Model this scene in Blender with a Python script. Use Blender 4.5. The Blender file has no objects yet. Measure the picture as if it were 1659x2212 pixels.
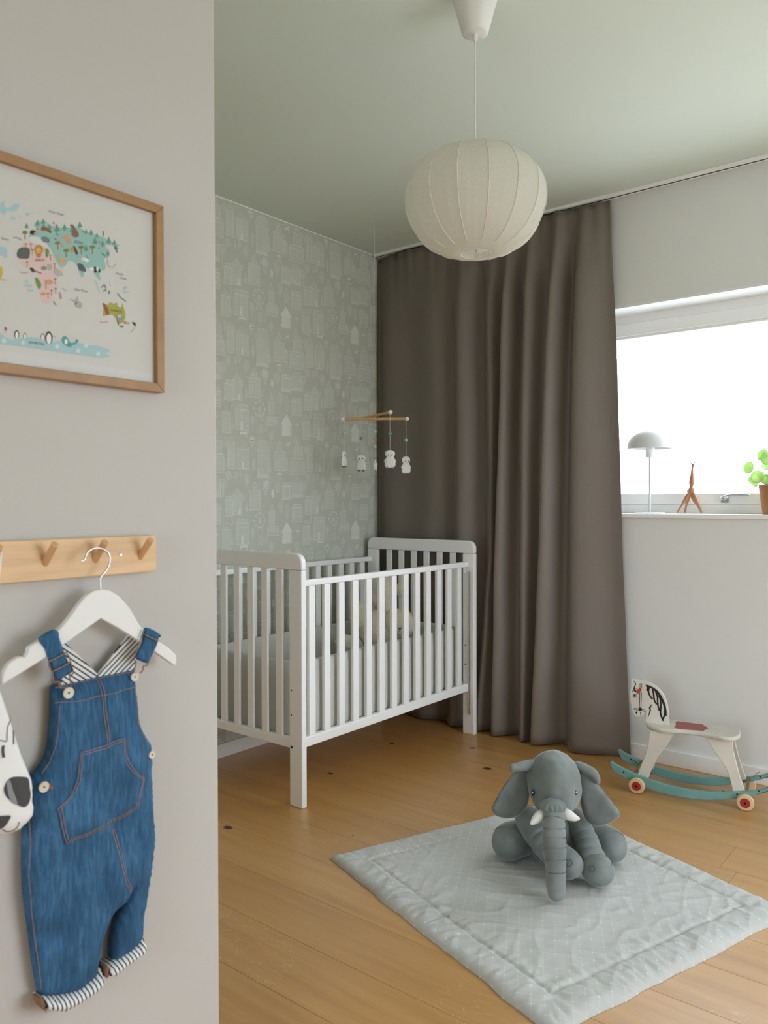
import bpy, bmesh, math, random
import numpy as np
from mathutils import Vector, Matrix, noise
from mathutils.geometry import delaunay_2d_cdt

random.seed(7)
scene = bpy.context.scene
COL = scene.collection

# ------------------------------------------------------------------ camera
F_PX, CX, CY = 1707.17, 829.5, 1106.0
CAM_H = 1.1436
_yaw, _pitch, _roll = (math.radians(a) for a in (38.771, -0.772, -0.127))
_fwd0 = np.array([-math.sin(_yaw), math.cos(_yaw), 0.0])
_rt = np.array([math.cos(_yaw), math.sin(_yaw), 0.0])
_up = np.array([0, 0, 1.0])
FWD = _fwd0 * math.cos(_pitch) + _up * math.sin(_pitch)
_u2 = np.cross(_rt, FWD)
RT = _rt * math.cos(_roll) + _u2 * math.sin(_roll)
UP = np.cross(RT, FWD)
CPOS = np.array([0, 0, CAM_H])

cam_data = bpy.data.cameras.new('camera')
cam = bpy.data.objects.new('camera', cam_data)
COL.objects.link(cam)
cam.matrix_world = Matrix(((RT[0], UP[0], -FWD[0], CPOS[0]), (RT[1], UP[1], -FWD[1], CPOS[1]),
                           (RT[2], UP[2], -FWD[2], CPOS[2]), (0, 0, 0, 1)))
cam_data.sensor_fit = 'HORIZONTAL'
cam_data.sensor_width = 36.0
cam_data.lens = F_PX / 1659 * 36.0
cam_data.clip_start = 0.05
cam_data.dof.use_dof = True
cam_data.dof.focus_distance = 3.0
cam_data.dof.aperture_fstop = 9.0
scene.camera = cam

# ------------------------------------------------------------------ light
SKY = 7.0
world = bpy.data.worlds.new('overcast_sky')
scene.world = world
world.use_nodes = True
_bg = world.node_tree.nodes['Background']
_bg.inputs[0].default_value = (0.875, 0.955, 1.06, 1)
_bg.inputs[1].default_value = SKY
# plain overcast sky above the horizon, a darker ground below it
_wt = world.node_tree
_sp = _wt.nodes.new('ShaderNodeSeparateXYZ'); _wt.links.new(_wt.nodes.new('ShaderNodeTexCoord').outputs['Generated'], _sp.inputs[0])
_gt = _wt.nodes.new('ShaderNodeMath'); _gt.operation = 'GREATER_THAN'; _gt.inputs[1].default_value = 0.0; _wt.links.new(_sp.outputs[2], _gt.inputs[0])
_mx = _wt.nodes.new('ShaderNodeMix'); _mx.data_type = 'RGBA'; _wt.links.new(_gt.outputs[0], _mx.inputs[0])
_mx.inputs[6].default_value = (0.55, 0.61, 0.655, 1); _mx.inputs[7].default_value = (0.855, 0.95, 1.09, 1)
_wt.links.new(_mx.outputs[2], _bg.inputs[0])

XW, YW, H = -2.780, 3.427, 2.5          # wallpapered wall, window wall, ceiling height
XN, YN = -1.170, 0.958                  # near partition face and its end
XR, YB = 1.75, -1.7                     # unseen right wall, unseen wall behind the camera
WIN = (-1.62, 0.62, 1.087, 2.014)       # window in view: x0, x1, z0, z1
ADDED_WIN_R = (1.00, 3.10, 0.20, 2.05)         # unseen window added in the right wall for side light: y0, y1, z0, z1
ADDED_WIN_B = (-0.90, 0.15, 0.30, 2.00)        # unseen window added behind the camera as soft fill: x0, x1, z0, z1
REC = 0.16

def portal(name, loc, sx, sy, rot):
    l = bpy.data.lights.new(name, 'AREA')
    l.shape = 'RECTANGLE'; l.size = sx; l.size_y = sy
    l.cycles.is_portal = True
    o = bpy.data.objects.new(name, l); COL.objects.link(o)
    o.location = loc; o.rotation_euler = rot
portal('daylight_window', ((WIN[0] + WIN[1]) / 2, YW + 0.27, (WIN[2] + WIN[3]) / 2), WIN[1] - WIN[0], WIN[3] - WIN[2], (math.radians(-90), 0, 0))
portal('daylight_window', (XR + 0.2, (ADDED_WIN_R[0] + ADDED_WIN_R[1]) / 2, (ADDED_WIN_R[2] + ADDED_WIN_R[3]) / 2), ADDED_WIN_R[3] - ADDED_WIN_R[2], ADDED_WIN_R[1] - ADDED_WIN_R[0], (0, math.radians(90), 0))  # portal of the added right-hand window

portal('daylight_window', ((ADDED_WIN_B[0] + ADDED_WIN_B[1]) / 2, YB - 0.13, (ADDED_WIN_B[2] + ADDED_WIN_B[3]) / 2), ADDED_WIN_B[1] - ADDED_WIN_B[0], ADDED_WIN_B[3] - ADDED_WIN_B[2], (math.radians(90), 0, 0))  # portal of the added rear window

vs = scene.view_settings
vs.view_transform = 'Standard'
vs.look = 'None'
vs.exposure = 0.09
vs.gamma = 1.0
vs.use_curve_mapping = False
scene.cycles.use_denoising = True
scene.cycles.max_bounces = 7
scene.cycles.diffuse_bounces = 5
scene.cycles.sample_clamp_indirect = 8
scene.cycles.use_adaptive_sampling = True
scene.cycles.adaptive_threshold = 0.1
scene.cycles.adaptive_min_samples = 16
scene.cycles.caustics_reflective = False
scene.cycles.caustics_refractive = False

# ------------------------------------------------------------------ geometry helpers
def ray(px, py):
    return FWD + RT * (px - CX) / F_PX - UP * (py - CY) / F_PX
def hit(px, py, P0, n):
    d = ray(px, py); P0 = np.array(P0, float); n = np.array(n, float)
    return CPOS + d * (((P0 - CPOS) @ n) / (d @ n))
def hitx(px, py, x): return hit(px, py, (x, 0, 0), (1, 0, 0))
def hity(px, py, y): return hit(px, py, (0, y, 0), (0, 1, 0))
def hitz(px, py, z): return hit(px, py, (0, 0, z), (0, 0, 1))
def deep(px, py, d): return CPOS + ray(px, py) * d

ORG = {}
def link(o, parent, org):
    COL.objects.link(o)
    if parent is not None:
        o.parent = parent
        ORG[o.name] = ORG[parent.name]
    else:
        ORG[o.name] = np.array(org, float)
        o.location = org
def thing(name, label, cat, loc, group=None):
    o = bpy.data.objects.new(name, None)
    o.empty_display_size = 0.05
    link(o, None, loc)
    o['label'] = label; o['category'] = cat
    if group: o['group'] = group
    return o
def tag(o, label=None, cat=None, group=None, kind=None):
    for k, v in (('label', label), ('category', cat), ('group', group), ('kind', kind)):
        if v: o[k] = v
    return o
def mesh(name, V, F, mat, parent=None, org=None, smooth=True, angle=0.7, bevel=0, seg=2, mats=None, fmat=None, label=None):
    V = np.asarray(V, float)
    o_ = ORG[parent.name] if parent is not None else np.array(org if org is not None else (0, 0, 0), float)
    me = bpy.data.meshes.new(name)
    me.from_pydata((V - o_).tolist(), [], [list(map(int, f)) for f in F])
    for m in (mats or [mat]): me.materials.append(m)
    if fmat is not None: me.polygons.foreach_set('material_index', list(fmat))
    me.update()
    if smooth:
        me.shade_smooth()
        if angle: me.set_sharp_from_angle(angle=angle)
    ob = bpy.data.objects.new(name, me)
    link(ob, parent, o_)
    if bevel:
        b = ob.modifiers.new('bevel', 'BEVEL'); b.width = bevel; b.segments = seg; b.limit_method = 'ANGLE'
        b.angle_limit = math.radians(40)
    if label: ob['label'] = label
    return ob
def share(src, parent, delta, name=None):
    o = bpy.data.objects.new(name or src.name.split('.')[0], src.data)
    COL.objects.link(o); o.parent = parent; ORG[o.name] = ORG[parent.name]
    o.location = tuple(np.array(src.location) + np.array(delta))
    for m in src.modifiers:
        n = o.modifiers.new(m.name, m.type)
        if m.type == 'BEVEL':
            n.width = m.width; n.segments = m.segments; n.limit_method = m.limit_method; n.angle_limit = m.angle_limit
    return o

class B:
    """vertex and face collector"""
    def __init__(s): s.V = []; s.F = []; s.M = []
    def add(s, V, F, m=0):
        n = len(s.V); s.V += [tuple(v) for v in V]; s.F += [[i + n for i in f] for f in F]; s.M += [m] * len(F)
        return s
    def box(s, x0, x1, y0, y1, z0, z1, m=0):
        V = [(x0, y0, z0), (x1, y0, z0), (x1, y1, z0), (x0, y1, z0), (x0, y0, z1), (x1, y0, z1), (x1, y1, z1), (x0, y1, z1)]
        return s.add(V, [(0, 3, 2, 1), (4, 5, 6, 7), (0, 1, 5, 4), (1, 2, 6, 5), (2, 3, 7, 6), (3, 0, 4, 7)], m)
    def obj(s, name, mat, parent=None, **k):
        return mesh(name, s.V, s.F, mat, parent, fmat=(s.M if k.get('mats') else None), **k)
def box(name, x0, x1, y0, y1, z0, z1, mat, parent=None, bevel=0.002, org=None, **k):
    return B().box(x0, x1, y0, y1, z0, z1).obj(name, mat, parent, bevel=bevel, org=org, smooth=False, **k)

def lathe(prof, seg=32, c=(0, 0, 0), ax=None, mod=None):
    """profile [(r, t)] turned about axis ax through c"""
    c = np.array(c, float)
    a = np.array(ax if ax is not None else (0, 0, 1), float); a /= np.linalg.norm(a)
    e1 = np.cross(a, (0.3, 0.9, 0.1) if abs(a[2]) > .9 else (0, 0, 1)); e1 /= np.linalg.norm(e1); e2 = np.cross(a, e1)
    V, F = [], []; n = len(prof)
    for i, (r, t) in enumerate(prof):
        for k in range(seg):
            th = 2 * math.pi * k / seg
            rr = r * (mod(th, i / (n - 1)) if mod else 1)
            V.append(c + a * t + e1 * rr * math.cos(th) + e2 * rr * math.sin(th))
    for i in range(n - 1):
        for k in range(seg):
            k2 = (k + 1) % seg
            F.append((i * seg + k, i * seg + k2, (i + 1) * seg + k2, (i + 1) * seg + k))
    if prof[0][0] > 1e-6 and prof[0][0] < 1e3 and getattr(lathe, 'cap', True):
        pass
    return V, F
def capped(prof, seg=32, c=(0, 0, 0), ax=None, mod=None):
    V, F = lathe(prof, seg, c, ax, mod); n = len(prof)
    F.append(tuple(range(seg))[::-1]); F.append(tuple((n - 1) * seg + k for k in range(seg)))
    return V, F
def ball(c, r, seg=16, sc=(1, 1, 1), axes=None):
    c = np.array(c, float); V, F = [], []; rings = seg // 2
    ax = axes if axes is not None else np.eye(3)
    for i in range(rings + 1):
        ph = math.pi * i / rings
        for k in range(seg):
            th = 2 * math.pi * k / seg
            p = np.array((math.sin(ph) * math.cos(th) * sc[0], math.sin(ph) * math.sin(th) * sc[1], math.cos(ph) * sc[2])) * r
            V.append(c + p @ np.array(ax))
    for i in range(rings):
        for k in range(seg):
            k2 = (k + 1) % seg
            F.append((i * seg + k, (i + 1) * seg + k, (i + 1) * seg + k2, i * seg + k2))
    return V, F
def smooth_path(P, n):
    """Catmull-Rom through the points (any dimension)"""
    P = np.array(P, float); m = len(P)
    out = []
    for s in np.linspace(0, m - 1, n):
        i = min(int(s), m - 2); t = s - i
        p0, p1, p2, p3 = P[max(i - 1, 0)], P[i], P[i + 1], P[min(i + 2, m - 1)]
        out.append(0.5 * (2 * p1 + (p2 - p0) * t + (2 * p0 - 5 * p1 + 4 * p2 - p3) * t * t + (3 * p1 - p0 - 3 * p2 + p3) * t ** 3))
    return np.array(out)
def tube(P, R, seg=8, round_ends=False, mod=None, flat=1.0):
    P = np.array(P, float); n = len(P)
    R = np.full(n, R) if np.isscalar(R) else np.array(R, float)
    T = np.gradient(P, axis=0); T /= np.linalg.norm(T, axis=1)[:, None] + 1e-12
    if round_ends:
        PP, RR, TT = [], [], []
        for a in (80, 60, 40, 20): 
            PP.append(P[0] - T[0] * R[0] * math.sin(math.radians(a))); RR.append(R[0] * math.cos(math.radians(a))); TT.append(T[0])
        PP += list(P); RR += list(R); TT += list(T)
        for a in (20, 40, 60, 80):
            PP.append(P[-1] + T[-1] * R[-1] * math.sin(math.radians(a))); RR.append(R[-1] * math.cos(math.radians(a))); TT.append(T[-1])
        P, R, T = np.array(PP), np.array(RR), np.array(TT); n = len(P)
    e = np.cross(T[0], (0, 0, 1.0))
    if np.linalg.norm(e) < 1e-3: e = np.cross(T[0], (0, 1.0, 0))
    e /= np.linalg.norm(e)
    V, F = [], []
    for i in range(n):
        e = e - T[i] * (e @ T[i]); e /= np.linalg.norm(e); b = np.cross(T[i], e)
        for k in range(seg):
            th = 2 * math.pi * k / seg
            rr = R[i] * (mod(th, i / (n - 1)) if mod else 1)
            V.append(P[i] + e * rr * math.cos(th) + b * rr * flat * math.sin(th))
    for i in range(n - 1):
        for k in range(seg):
            k2 = (k + 1) % seg
            F.append((i * seg + k, i * seg + k2, (i + 1) * seg + k2, (i + 1) * seg + k))
    F.append(tuple(range(seg))[::-1]); F.append(tuple((n - 1) * seg + k for k in range(seg)))
    return V, F
def slab(poly, w0, w1, fn):
    """outline poly extruded from w0 to w1; fn(u, v, w) -> world"""
    n = len(poly)
    V = [fn(u, v, w0) for u, v in poly] + [fn(u, v, w1) for u, v in poly]
    F = [tuple(range(n))[::-1], tuple(range(n, 2 * n))] + [(i, (i + 1) % n, n + (i + 1) % n, n + i) for i in range(n)]
    return V, F
def seg_dist(P, poly, closed=True):
    P = np.asarray(P, float); A = np.array(poly, float)
    Bq = np.roll(A, -1, axis=0) if closed else A[1:]
    if not closed: A = A[:-1]
    d = Bq - A; L = (d ** 2).sum(1) + 1e-15
    t = np.clip(((P[:, None] - A[None]) * d[None]).sum(2) / L[None], 0, 1)
    return np.sqrt((((A[None] + t[..., None] * d[None]) - P[:, None]) ** 2).sum(2)).min(1)
def resample(poly, step, closed=True):
    out = []; n = len(poly)
    for i in range(n if closed else n - 1):
        a, b = np.array(poly[i], float), np.array(poly[(i + 1) % n], float)
        k = max(1, int(np.linalg.norm(b - a) / step))
        out += [tuple(a + (b - a) * j / k) for j in range(k)]
    if not closed: out.append(tuple(poly[-1]))
    return out
def cdt(poly, step):
    """triangulated polygon with inner points: (points, faces)"""
    pl = resample(poly, step); A = np.array(pl)
    lo, hi = A.min(0), A.max(0)
    g = [(x + (step / 2 if j % 2 else 0), y) for j, y in enumerate(np.arange(lo[1], hi[1], step * .87)) for x in np.arange(lo[0], hi[0], step)]
    g = np.array(g); g = g[seg_dist(g, pl) > step * .55]
    pts = [Vector(p) for p in pl] + [Vector(p) for p in g]
    n = len(pl)
    r = delaunay_2d_cdt(pts, [(i, (i + 1) % n) for i in range(n)], [list(range(n))], 1, 1e-7)
    return np.array([tuple(v) for v in r[0]]), [tuple(f) for f in r[2]], pl
def pillow(poly, step, top, fn, bot=None):
    """soft panel; top(P, d) and bot(P, d) give the offset along w, d is the distance to the outline"""
    P, Fc, pl = cdt(poly, step)
    d = seg_dist(P, pl); d[d < 1e-6] = 0
    wt = top(P, d); wb = bot(P, d) if bot else np.zeros(len(P))
    V = [fn(p[0], p[1], w) for p, w in zip(P, wt)] + [fn(p[0], p[1], w) for p, w in zip(P, wb)]
    n = len(P)
    F = list(Fc) + [tuple(i + n for i in f[::-1]) for f in Fc]
    cnt = {}
    for f in Fc:
        for a, b in zip(f, f[1:] + f[:1]): cnt[(a, b)] = 1
    for (a, b) in cnt:
        if (b, a) not in cnt: F.append((b, a, a + n, b + n))
    return V, F
def nz(p, s, o=0.0): return noise.noise(Vector((p[0] * s + o, p[1] * s - o, (p[2] if len(p) > 2 else 0) * s + 3.1 * o)))
def strip(path, w, fn, w_off):
    """flat ribbon of width w along a 2D path"""
    P = np.array(path, float); T = np.gradient(P, axis=0); T /= np.linalg.norm(T, axis=1)[:, None] + 1e-12
    N = np.stack([-T[:, 1], T[:, 0]], 1) * w / 2
    off = w_off if callable(w_off) else (lambda p: w_off)
    V = []
    for p, n_ in zip(P, N): V += [fn(*(p + n_), off(p)), fn(*(p - n_), off(p))]
    return V, [(2 * i, 2 * i + 1, 2 * i + 3, 2 * i + 2) for i in range(len(P) - 1)]

# ------------------------------------------------------------------ materials
def srgb(c):
    return tuple(((v / 255) / 12.92 if v / 255 <= .04045 else ((v / 255 + .055) / 1.055) ** 2.4) for v in c) + (1,)
class NT:
    def __init__(s, name):
        s.m = bpy.data.materials.new(name); s.m.use_nodes = True
        s.t = s.m.node_tree; s.b = s.t.nodes['Principled BSDF']; s.out = s.t.nodes['Material Output']
    def n(s, typ, **k):
        nd = s.t.nodes.new(typ)
        for a, v in k.items(): setattr(nd, a, v)
        return nd
    def l(s, a, b): s.t.links.new(a, b)
    def v(s, op, *a):
        nd = s.n('ShaderNodeMath', operation=op)
        for i, x in enumerate(a):
            if hasattr(x, 'links'): s.l(x, nd.inputs[i])
            else: nd.inputs[i].default_value = x
        return nd.outputs[0]
    def mix(s, f, a, b):
        nd = s.n('ShaderNodeMix', data_type='RGBA')
        for sock, x in ((nd.inputs[0], f), (nd.inputs[6], a), (nd.inputs[7], b)):
            if hasattr(x, 'links'): s.l(x, sock)
            else: sock.default_value = x
        return nd.outputs[2]
    def coord(s, kind='Object', scale=(1, 1, 1), rot=(0, 0, 0), loc=(0, 0, 0)):
        mp = s.n('ShaderNodeMapping'); mp.inputs[3].default_value = scale; mp.inputs[2].default_value = rot; mp.inputs[1].default_value = loc
        if kind == 'World': s.l(s.n('ShaderNodeNewGeometry').outputs['Position'], mp.inputs[0])
        else: s.l(s.n('ShaderNodeTexCoord').outputs[kind], mp.inputs[0])
        return mp.outputs[0]
    def noise(s, vec, scale, detail=3, rough=.5):
        nd = s.n('ShaderNodeTexNoise'); s.l(vec, nd.inputs['Vector'])
        nd.inputs['Scale'].default_value = scale; nd.inputs['Detail'].default_value = detail; nd.inputs['Roughness'].default_value = rough
        return nd.outputs[0]
    def ramp(s, f, stops):
        nd = s.n('ShaderNodeValToRGB'); s.l(f, nd.inputs[0]); e = nd.color_ramp.elements
        while len(e) < len(stops): e.new(.5)
        for el, (p, c) in zip(e, stops): el.position = p; el.color = c
        return nd.outputs[0]
    def bump(s, h, strength=.2, dist=.01):
        nd = s.n('ShaderNodeBump'); s.l(h, nd.inputs['Height']); nd.inputs['Strength'].default_value = strength; nd.inputs['Distance'].default_value = dist
        s.l(nd.outputs[0], s.b.inputs['Normal'])
    def base(s, c):
        if hasattr(c, 'links'): s.l(c, s.b.inputs['Base Color'])
        else: s.b.inputs['Base Color'].default_value = c
def simple(name, rgb, rough=.5, metal=0, bump=None, spec=None, sheen=0, vary=0):
    t = NT(name); c = srgb(rgb)
    if vary:
        f = t.noise(t.coord('Object'), vary, 4)
        c2 = tuple(min(1, x * 1.12) for x in c[:3]) + (1,); c1 = tuple(x * .88 for x in c[:3]) + (1,)
        t.base(t.ramp(f, [(.3, c1), (.7, c2)]))
    else: t.base(c)
    t.b.inputs['Roughness'].default_value = rough; t.b.inputs['Metallic'].default_value = metal
    if spec is not None: t.b.inputs['Specular IOR Level'].default_value = spec
    if sheen: t.b.inputs['Sheen Weight'].default_value = sheen
    if bump: t.bump(t.noise(t.coord('Object'), bump[0], 4), bump[1], bump[2])
    return t.m

m_part = simple('darkened_partition', (195, 191, 184), .85, bump=(180, .05, .002), spec=.2)  # wall paint darkened here to offset the stronger light on the partition
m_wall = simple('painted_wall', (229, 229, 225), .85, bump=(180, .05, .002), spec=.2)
m_ceil = simple('painted_ceiling', (216, 223, 210), .9, bump=(120, .05, .002), spec=.15)
m_paper = simple('wallpaper_ground', (199, 201, 187), .9, bump=(300, .06, .001), spec=.15)
m_print1 = simple('wallpaper_print_soft', (206, 208, 195), .9, spec=.15)
m_print2 = simple('wallpaper_print_line', (225, 226, 215), .9, spec=.15)
m_print3 = simple('wallpaper_print_bright', (229, 230, 221), .9, spec=.15)
m_white = simple('white_lacquer', (250, 250, 248), .35, bump=(60, .03, .002))
m_trim = simple('white_trim_paint', (244, 244, 241), .45)
m_plastic = simple('white_plastic', (228, 226, 220), .4)
m_chrome = simple('polished_metal', (200, 200, 200), .2, 1.0)
m_dark = simple('dark_metal', (45, 42, 40), .4, .6)
m_black = simple('black_paint', (24, 22, 20), .6)

def wood(name, rgb, scale=(1, 1, 1), contrast=.18, rough=.45, freq=30):
    t = NT(name); c = np.array(srgb(rgb)[:3])
    v = t.coord('Object', scale)
    f = t.noise(v, freq, 5, .6)
    t.base(t.ramp(f, [(.3, tuple(c * (1 - contrast)) + (1,)), (.7, tuple(np.minimum(c * (1 + contrast), 1)) + (1,))]))
    t.b.inputs['Roughness'].default_value = rough
    t.bump(f, .08, .002)
    return t.m
m_oak = wood('oak_frame_wood', (160, 121, 78), (12, 1, 1), .12)
m_pine = wood('pine_board', (222, 184, 138), (14, .7, 9), .10, .5, 9)
m_peg = wood('beech_peg', (208, 164, 116), (3, 3, 1), .08)
m_barwood = wood('beech_bar', (206, 164, 112), (2, 2, 2), .08)
m_figwood = wood('turned_beech', (176, 124, 88), (4, 4, 1), .12)

# floor boards: oak with stretched grain, board to board tone, dark knots and pale rays
def oak_floor():
    t = NT('oak_floor_boards')
    rnd = t.n('ShaderNodeObjectInfo').outputs['Random']
    geo = t.n('ShaderNodeNewGeometry').outputs['Position']
    sh = t.n('ShaderNodeCombineXYZ'); t.l(t.v('MULTIPLY', rnd, 37.0), sh.inputs[0]); t.l(t.v('MULTIPLY', rnd, 11.0), sh.inputs[1])
    ad = t.n('ShaderNodeVectorMath', operation='ADD'); t.l(geo, ad.inputs[0]); t.l(sh.outputs[0], ad.inputs[1])
    mp = t.n('ShaderNodeMapping'); mp.inputs[3].default_value = (.6, 9, 1); t.l(ad.outputs[0], mp.inputs[0])
    g1 = t.noise(mp.outputs[0], 2.2, 6, .6)
    mp2 = t.n('ShaderNodeMapping'); mp2.inputs[3].default_value = (4, 130, 1); t.l(ad.outputs[0], mp2.inputs[0])
    g2 = t.noise(mp2.outputs[0], 2.0, 3, .6)
    big = t.noise(ad.outputs[0], 1.6, 2)
    c = t.ramp(g1, [(.25, srgb((178, 126, 63))), (.5, srgb((199, 150, 82))), (.78, srgb((211, 166, 99)))])
    tone = t.v('ADD', t.v('MULTIPLY', rnd, .30), t.v('MULTIPLY', big, .22))
    c = t.mix(t.v('SUBTRACT', tone, .05), c, srgb((172, 122, 61)))
    c = t.mix(t.v('MULTIPLY', t.v('SUBTRACT', g2, .45), .3), c, srgb((118, 80, 44)))
    # pale medullary rays in short wavy flecks
    mp3 = t.n('ShaderNodeMapping'); mp3.inputs[3].default_value = (9, 26, 1); t.l(ad.outputs[0], mp3.inputs[0])
    w = t.noise(mp3.outputs[0], 1.6, 2, .4)
    fl = t.v('LESS_THAN', t.v('ABSOLUTE', t.v('SUBTRACT', w, .52)), .006)
    gate = t.v('GREATER_THAN', t.noise(ad.outputs[0], 2.3, 1), .57)
    c = t.mix(t.v('MULTIPLY', t.v('MULTIPLY', fl, gate), .4), c, srgb((226, 196, 156)))
    # knots
    kn = None
    for (x, y, rx, ry) in ((-2.156, 1.806, .017, .012), (-2.252, 2.438, .014, .008), (-1.965, 3.097, .014, .012), (-1.764, 2.899, .017, .013),
                           (-2.302, 2.921, .010, .008), (-1.772, 2.031, .004, .004), (-.9, 3.25, .006, .006), (-.2, 2.5, .015, .01), (.3, 1.4, .016, .012), (-.84, 3.33, .006, .006)):
        sep = t.n('ShaderNodeMapping'); sep.inputs[1].default_value = (-x / rx, -y / ry, 0); sep.inputs[3].default_value = (1 / rx, 1 / ry, 0)
        t.l(geo, sep.inputs[0])
        ln = t.n('ShaderNodeVectorMath', operation='LENGTH'); t.l(sep.outputs[0], ln.inputs[0])
        k = t.v('SUBTRACT', 1.35, ln.outputs[1])
        kn = k if kn is None else t.v('MAXIMUM', kn, k)
    kf = t.n('ShaderNodeClamp'); t.l(t.v('MULTIPLY', kn, 2.2), kf.inputs[0])
    c = t.mix(kf.outputs[0], c, srgb((46, 26, 16)))
    t.base(c)
    t.l(t.v('ADD', t.v('MULTIPLY', g2, .10), .42), t.b.inputs['Roughness'])
    t.b.inputs['Specular IOR Level'].default_value = .6
    t.b.inputs['Coat Weight'].default_value = .9; t.b.inputs['Coat Roughness'].default_value = .36
    t.bump(g2, .06, .001)
    return t.m
m_floor = oak_floor()

def glass_mat(name='window_glass', ior=1.45):
    t = NT(name); t.t.nodes.remove(t.b)
    tr = t.n('ShaderNodeBsdfTransparent'); gl = t.n('ShaderNodeBsdfGlossy'); gl.inputs['Roughness'].default_value = .02
    lw = t.n('ShaderNodeLayerWeight'); lw.inputs[0].default_value = .5
    f0 = ((ior - 1) / (ior + 1)) ** 2
    sch = t.v('ADD', t.v('MULTIPLY', t.v('POWER', lw.outputs['Facing'], 5.0), 1 - f0), f0)
    mx = t.n('ShaderNodeMixShader'); t.l(sch, mx.inputs[0]); t.l(tr.outputs[0], mx.inputs[1]); t.l(gl.outputs[0], mx.inputs[2])
    t.l(mx.outputs[0], t.out.inputs[0])
    return t.m
m_glass = glass_mat()
m_artglass = glass_mat('antireflective_glass', 1.12)

# ------------------------------------------------------------------ setting
def struct(o): o['kind'] = 'structure'; return o

PW = 0.185
y_lines = [1.45 + PW * k for k in range(-18, 12)]
floor = struct(B().box(XW - .1, XR + .1, YB - .1, YW + .1, -.05, -.014).obj('floor', simple('floor_underlay', (60, 42, 28), .9), org=(0, 0, 0), smooth=False))
def plank(x0, x1, y0, y1):
    g = .0004
    return box('plank', x0 + g, x1 - g, y0 + g, y1 - g, -.014, 0, m_floor, floor, bevel=.0005, seg=1)
for k, y0 in enumerate(y_lines):
    y1 = min(y0 + PW, YW); ya = max(y0, YB)
    if y1 <= YB or ya >= YW: continue
    if k == 17: cuts = [-3.9, -1.70, .3, 2.0]          # board with the end joint seen at the left
    elif k == 24: cuts = [-2.9, -.72, 1.4, 3]
    else:
        s0 = -3.3 + random.random() * 1.4; cuts = [s0]
        while cuts[-1] < XR: cuts.append(cuts[-1] + random.uniform(1.9, 2.4))
    cuts = [max(XW, c) for c in cuts if c < XR]; cuts = [c for i, c in enumerate(cuts) if i == len(cuts) - 1 or cuts[i + 1] > c + .02]
    cuts[0] = XW; cuts.append(XR)
    for a, b in zip(cuts, cuts[1:]):
        if b - a > .02: plank(a, b, ya, y1)

struct(B().box(XW - .1, XR + .1, YB - .1, YW + .3, H, H + .1).obj('ceiling', m_ceil, smooth=False))
wall_left = struct(B().box(XW - .1, XW, YN - .05, YW + .3, 0, H).obj('wall_left', m_paper, smooth=False))
wb = B()
wb.box(XW - .1, WIN[0], YW, YW + .3, 0, H); wb.box(WIN[1], XR + .1, YW, YW + .3, 0, H)
wb.box(WIN[0], WIN[1], YW, YW + .3, 0, WIN[2] - .018); wb.box(WIN[0], WIN[1], YW, YW + .3, WIN[3], H)
wall_back = struct(wb.obj('wall_back', m_wall, smooth=False))
wr = B()
wr.box(XR, XR + .25, YB, ADDED_WIN_R[0], 0, H); wr.box(XR, XR + .25, ADDED_WIN_R[1], YW, 0, H)
wr.box(XR, XR + .25, ADDED_WIN_R[0], ADDED_WIN_R[1], 0, ADDED_WIN_R[2]); wr.box(XR, XR + .25, ADDED_WIN_R[0], ADDED_WIN_R[1], ADDED_WIN_R[3], H)
struct(wr.obj('wall_right', m_wall, smooth=False))
wf = B()
wf.box(XN, ADDED_WIN_B[0], YB - .1, YB, 0, H); wf.box(ADDED_WIN_B[1], XR, YB - .1, YB, 0, H)
wf.box(ADDED_WIN_B[0], ADDED_WIN_B[1], YB - .1, YB, 0, ADDED_WIN_B[2]); wf.box(ADDED_WIN_B[0], ADDED_WIN_B[1], YB - .1, YB, ADDED_WIN_B[3], H)
struct(wf.obj('wall_front', m_wall, smooth=False))
# partition carrying the picture and the peg rail
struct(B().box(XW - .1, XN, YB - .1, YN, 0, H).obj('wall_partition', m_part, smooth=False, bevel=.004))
# skirting
struct(box('baseboard_left', XW, XW + .014, YN, YW, 0, .062, m_trim, bevel=.003))
struct(box('baseboard_back', XW + .014, XR, YW - .014, YW, 0, .068, m_trim, bevel=.003))
struct(box('trim_1', XW, XW + .005, YN, YW, H - .006, H, m_trim, bevel=.002))

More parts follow.
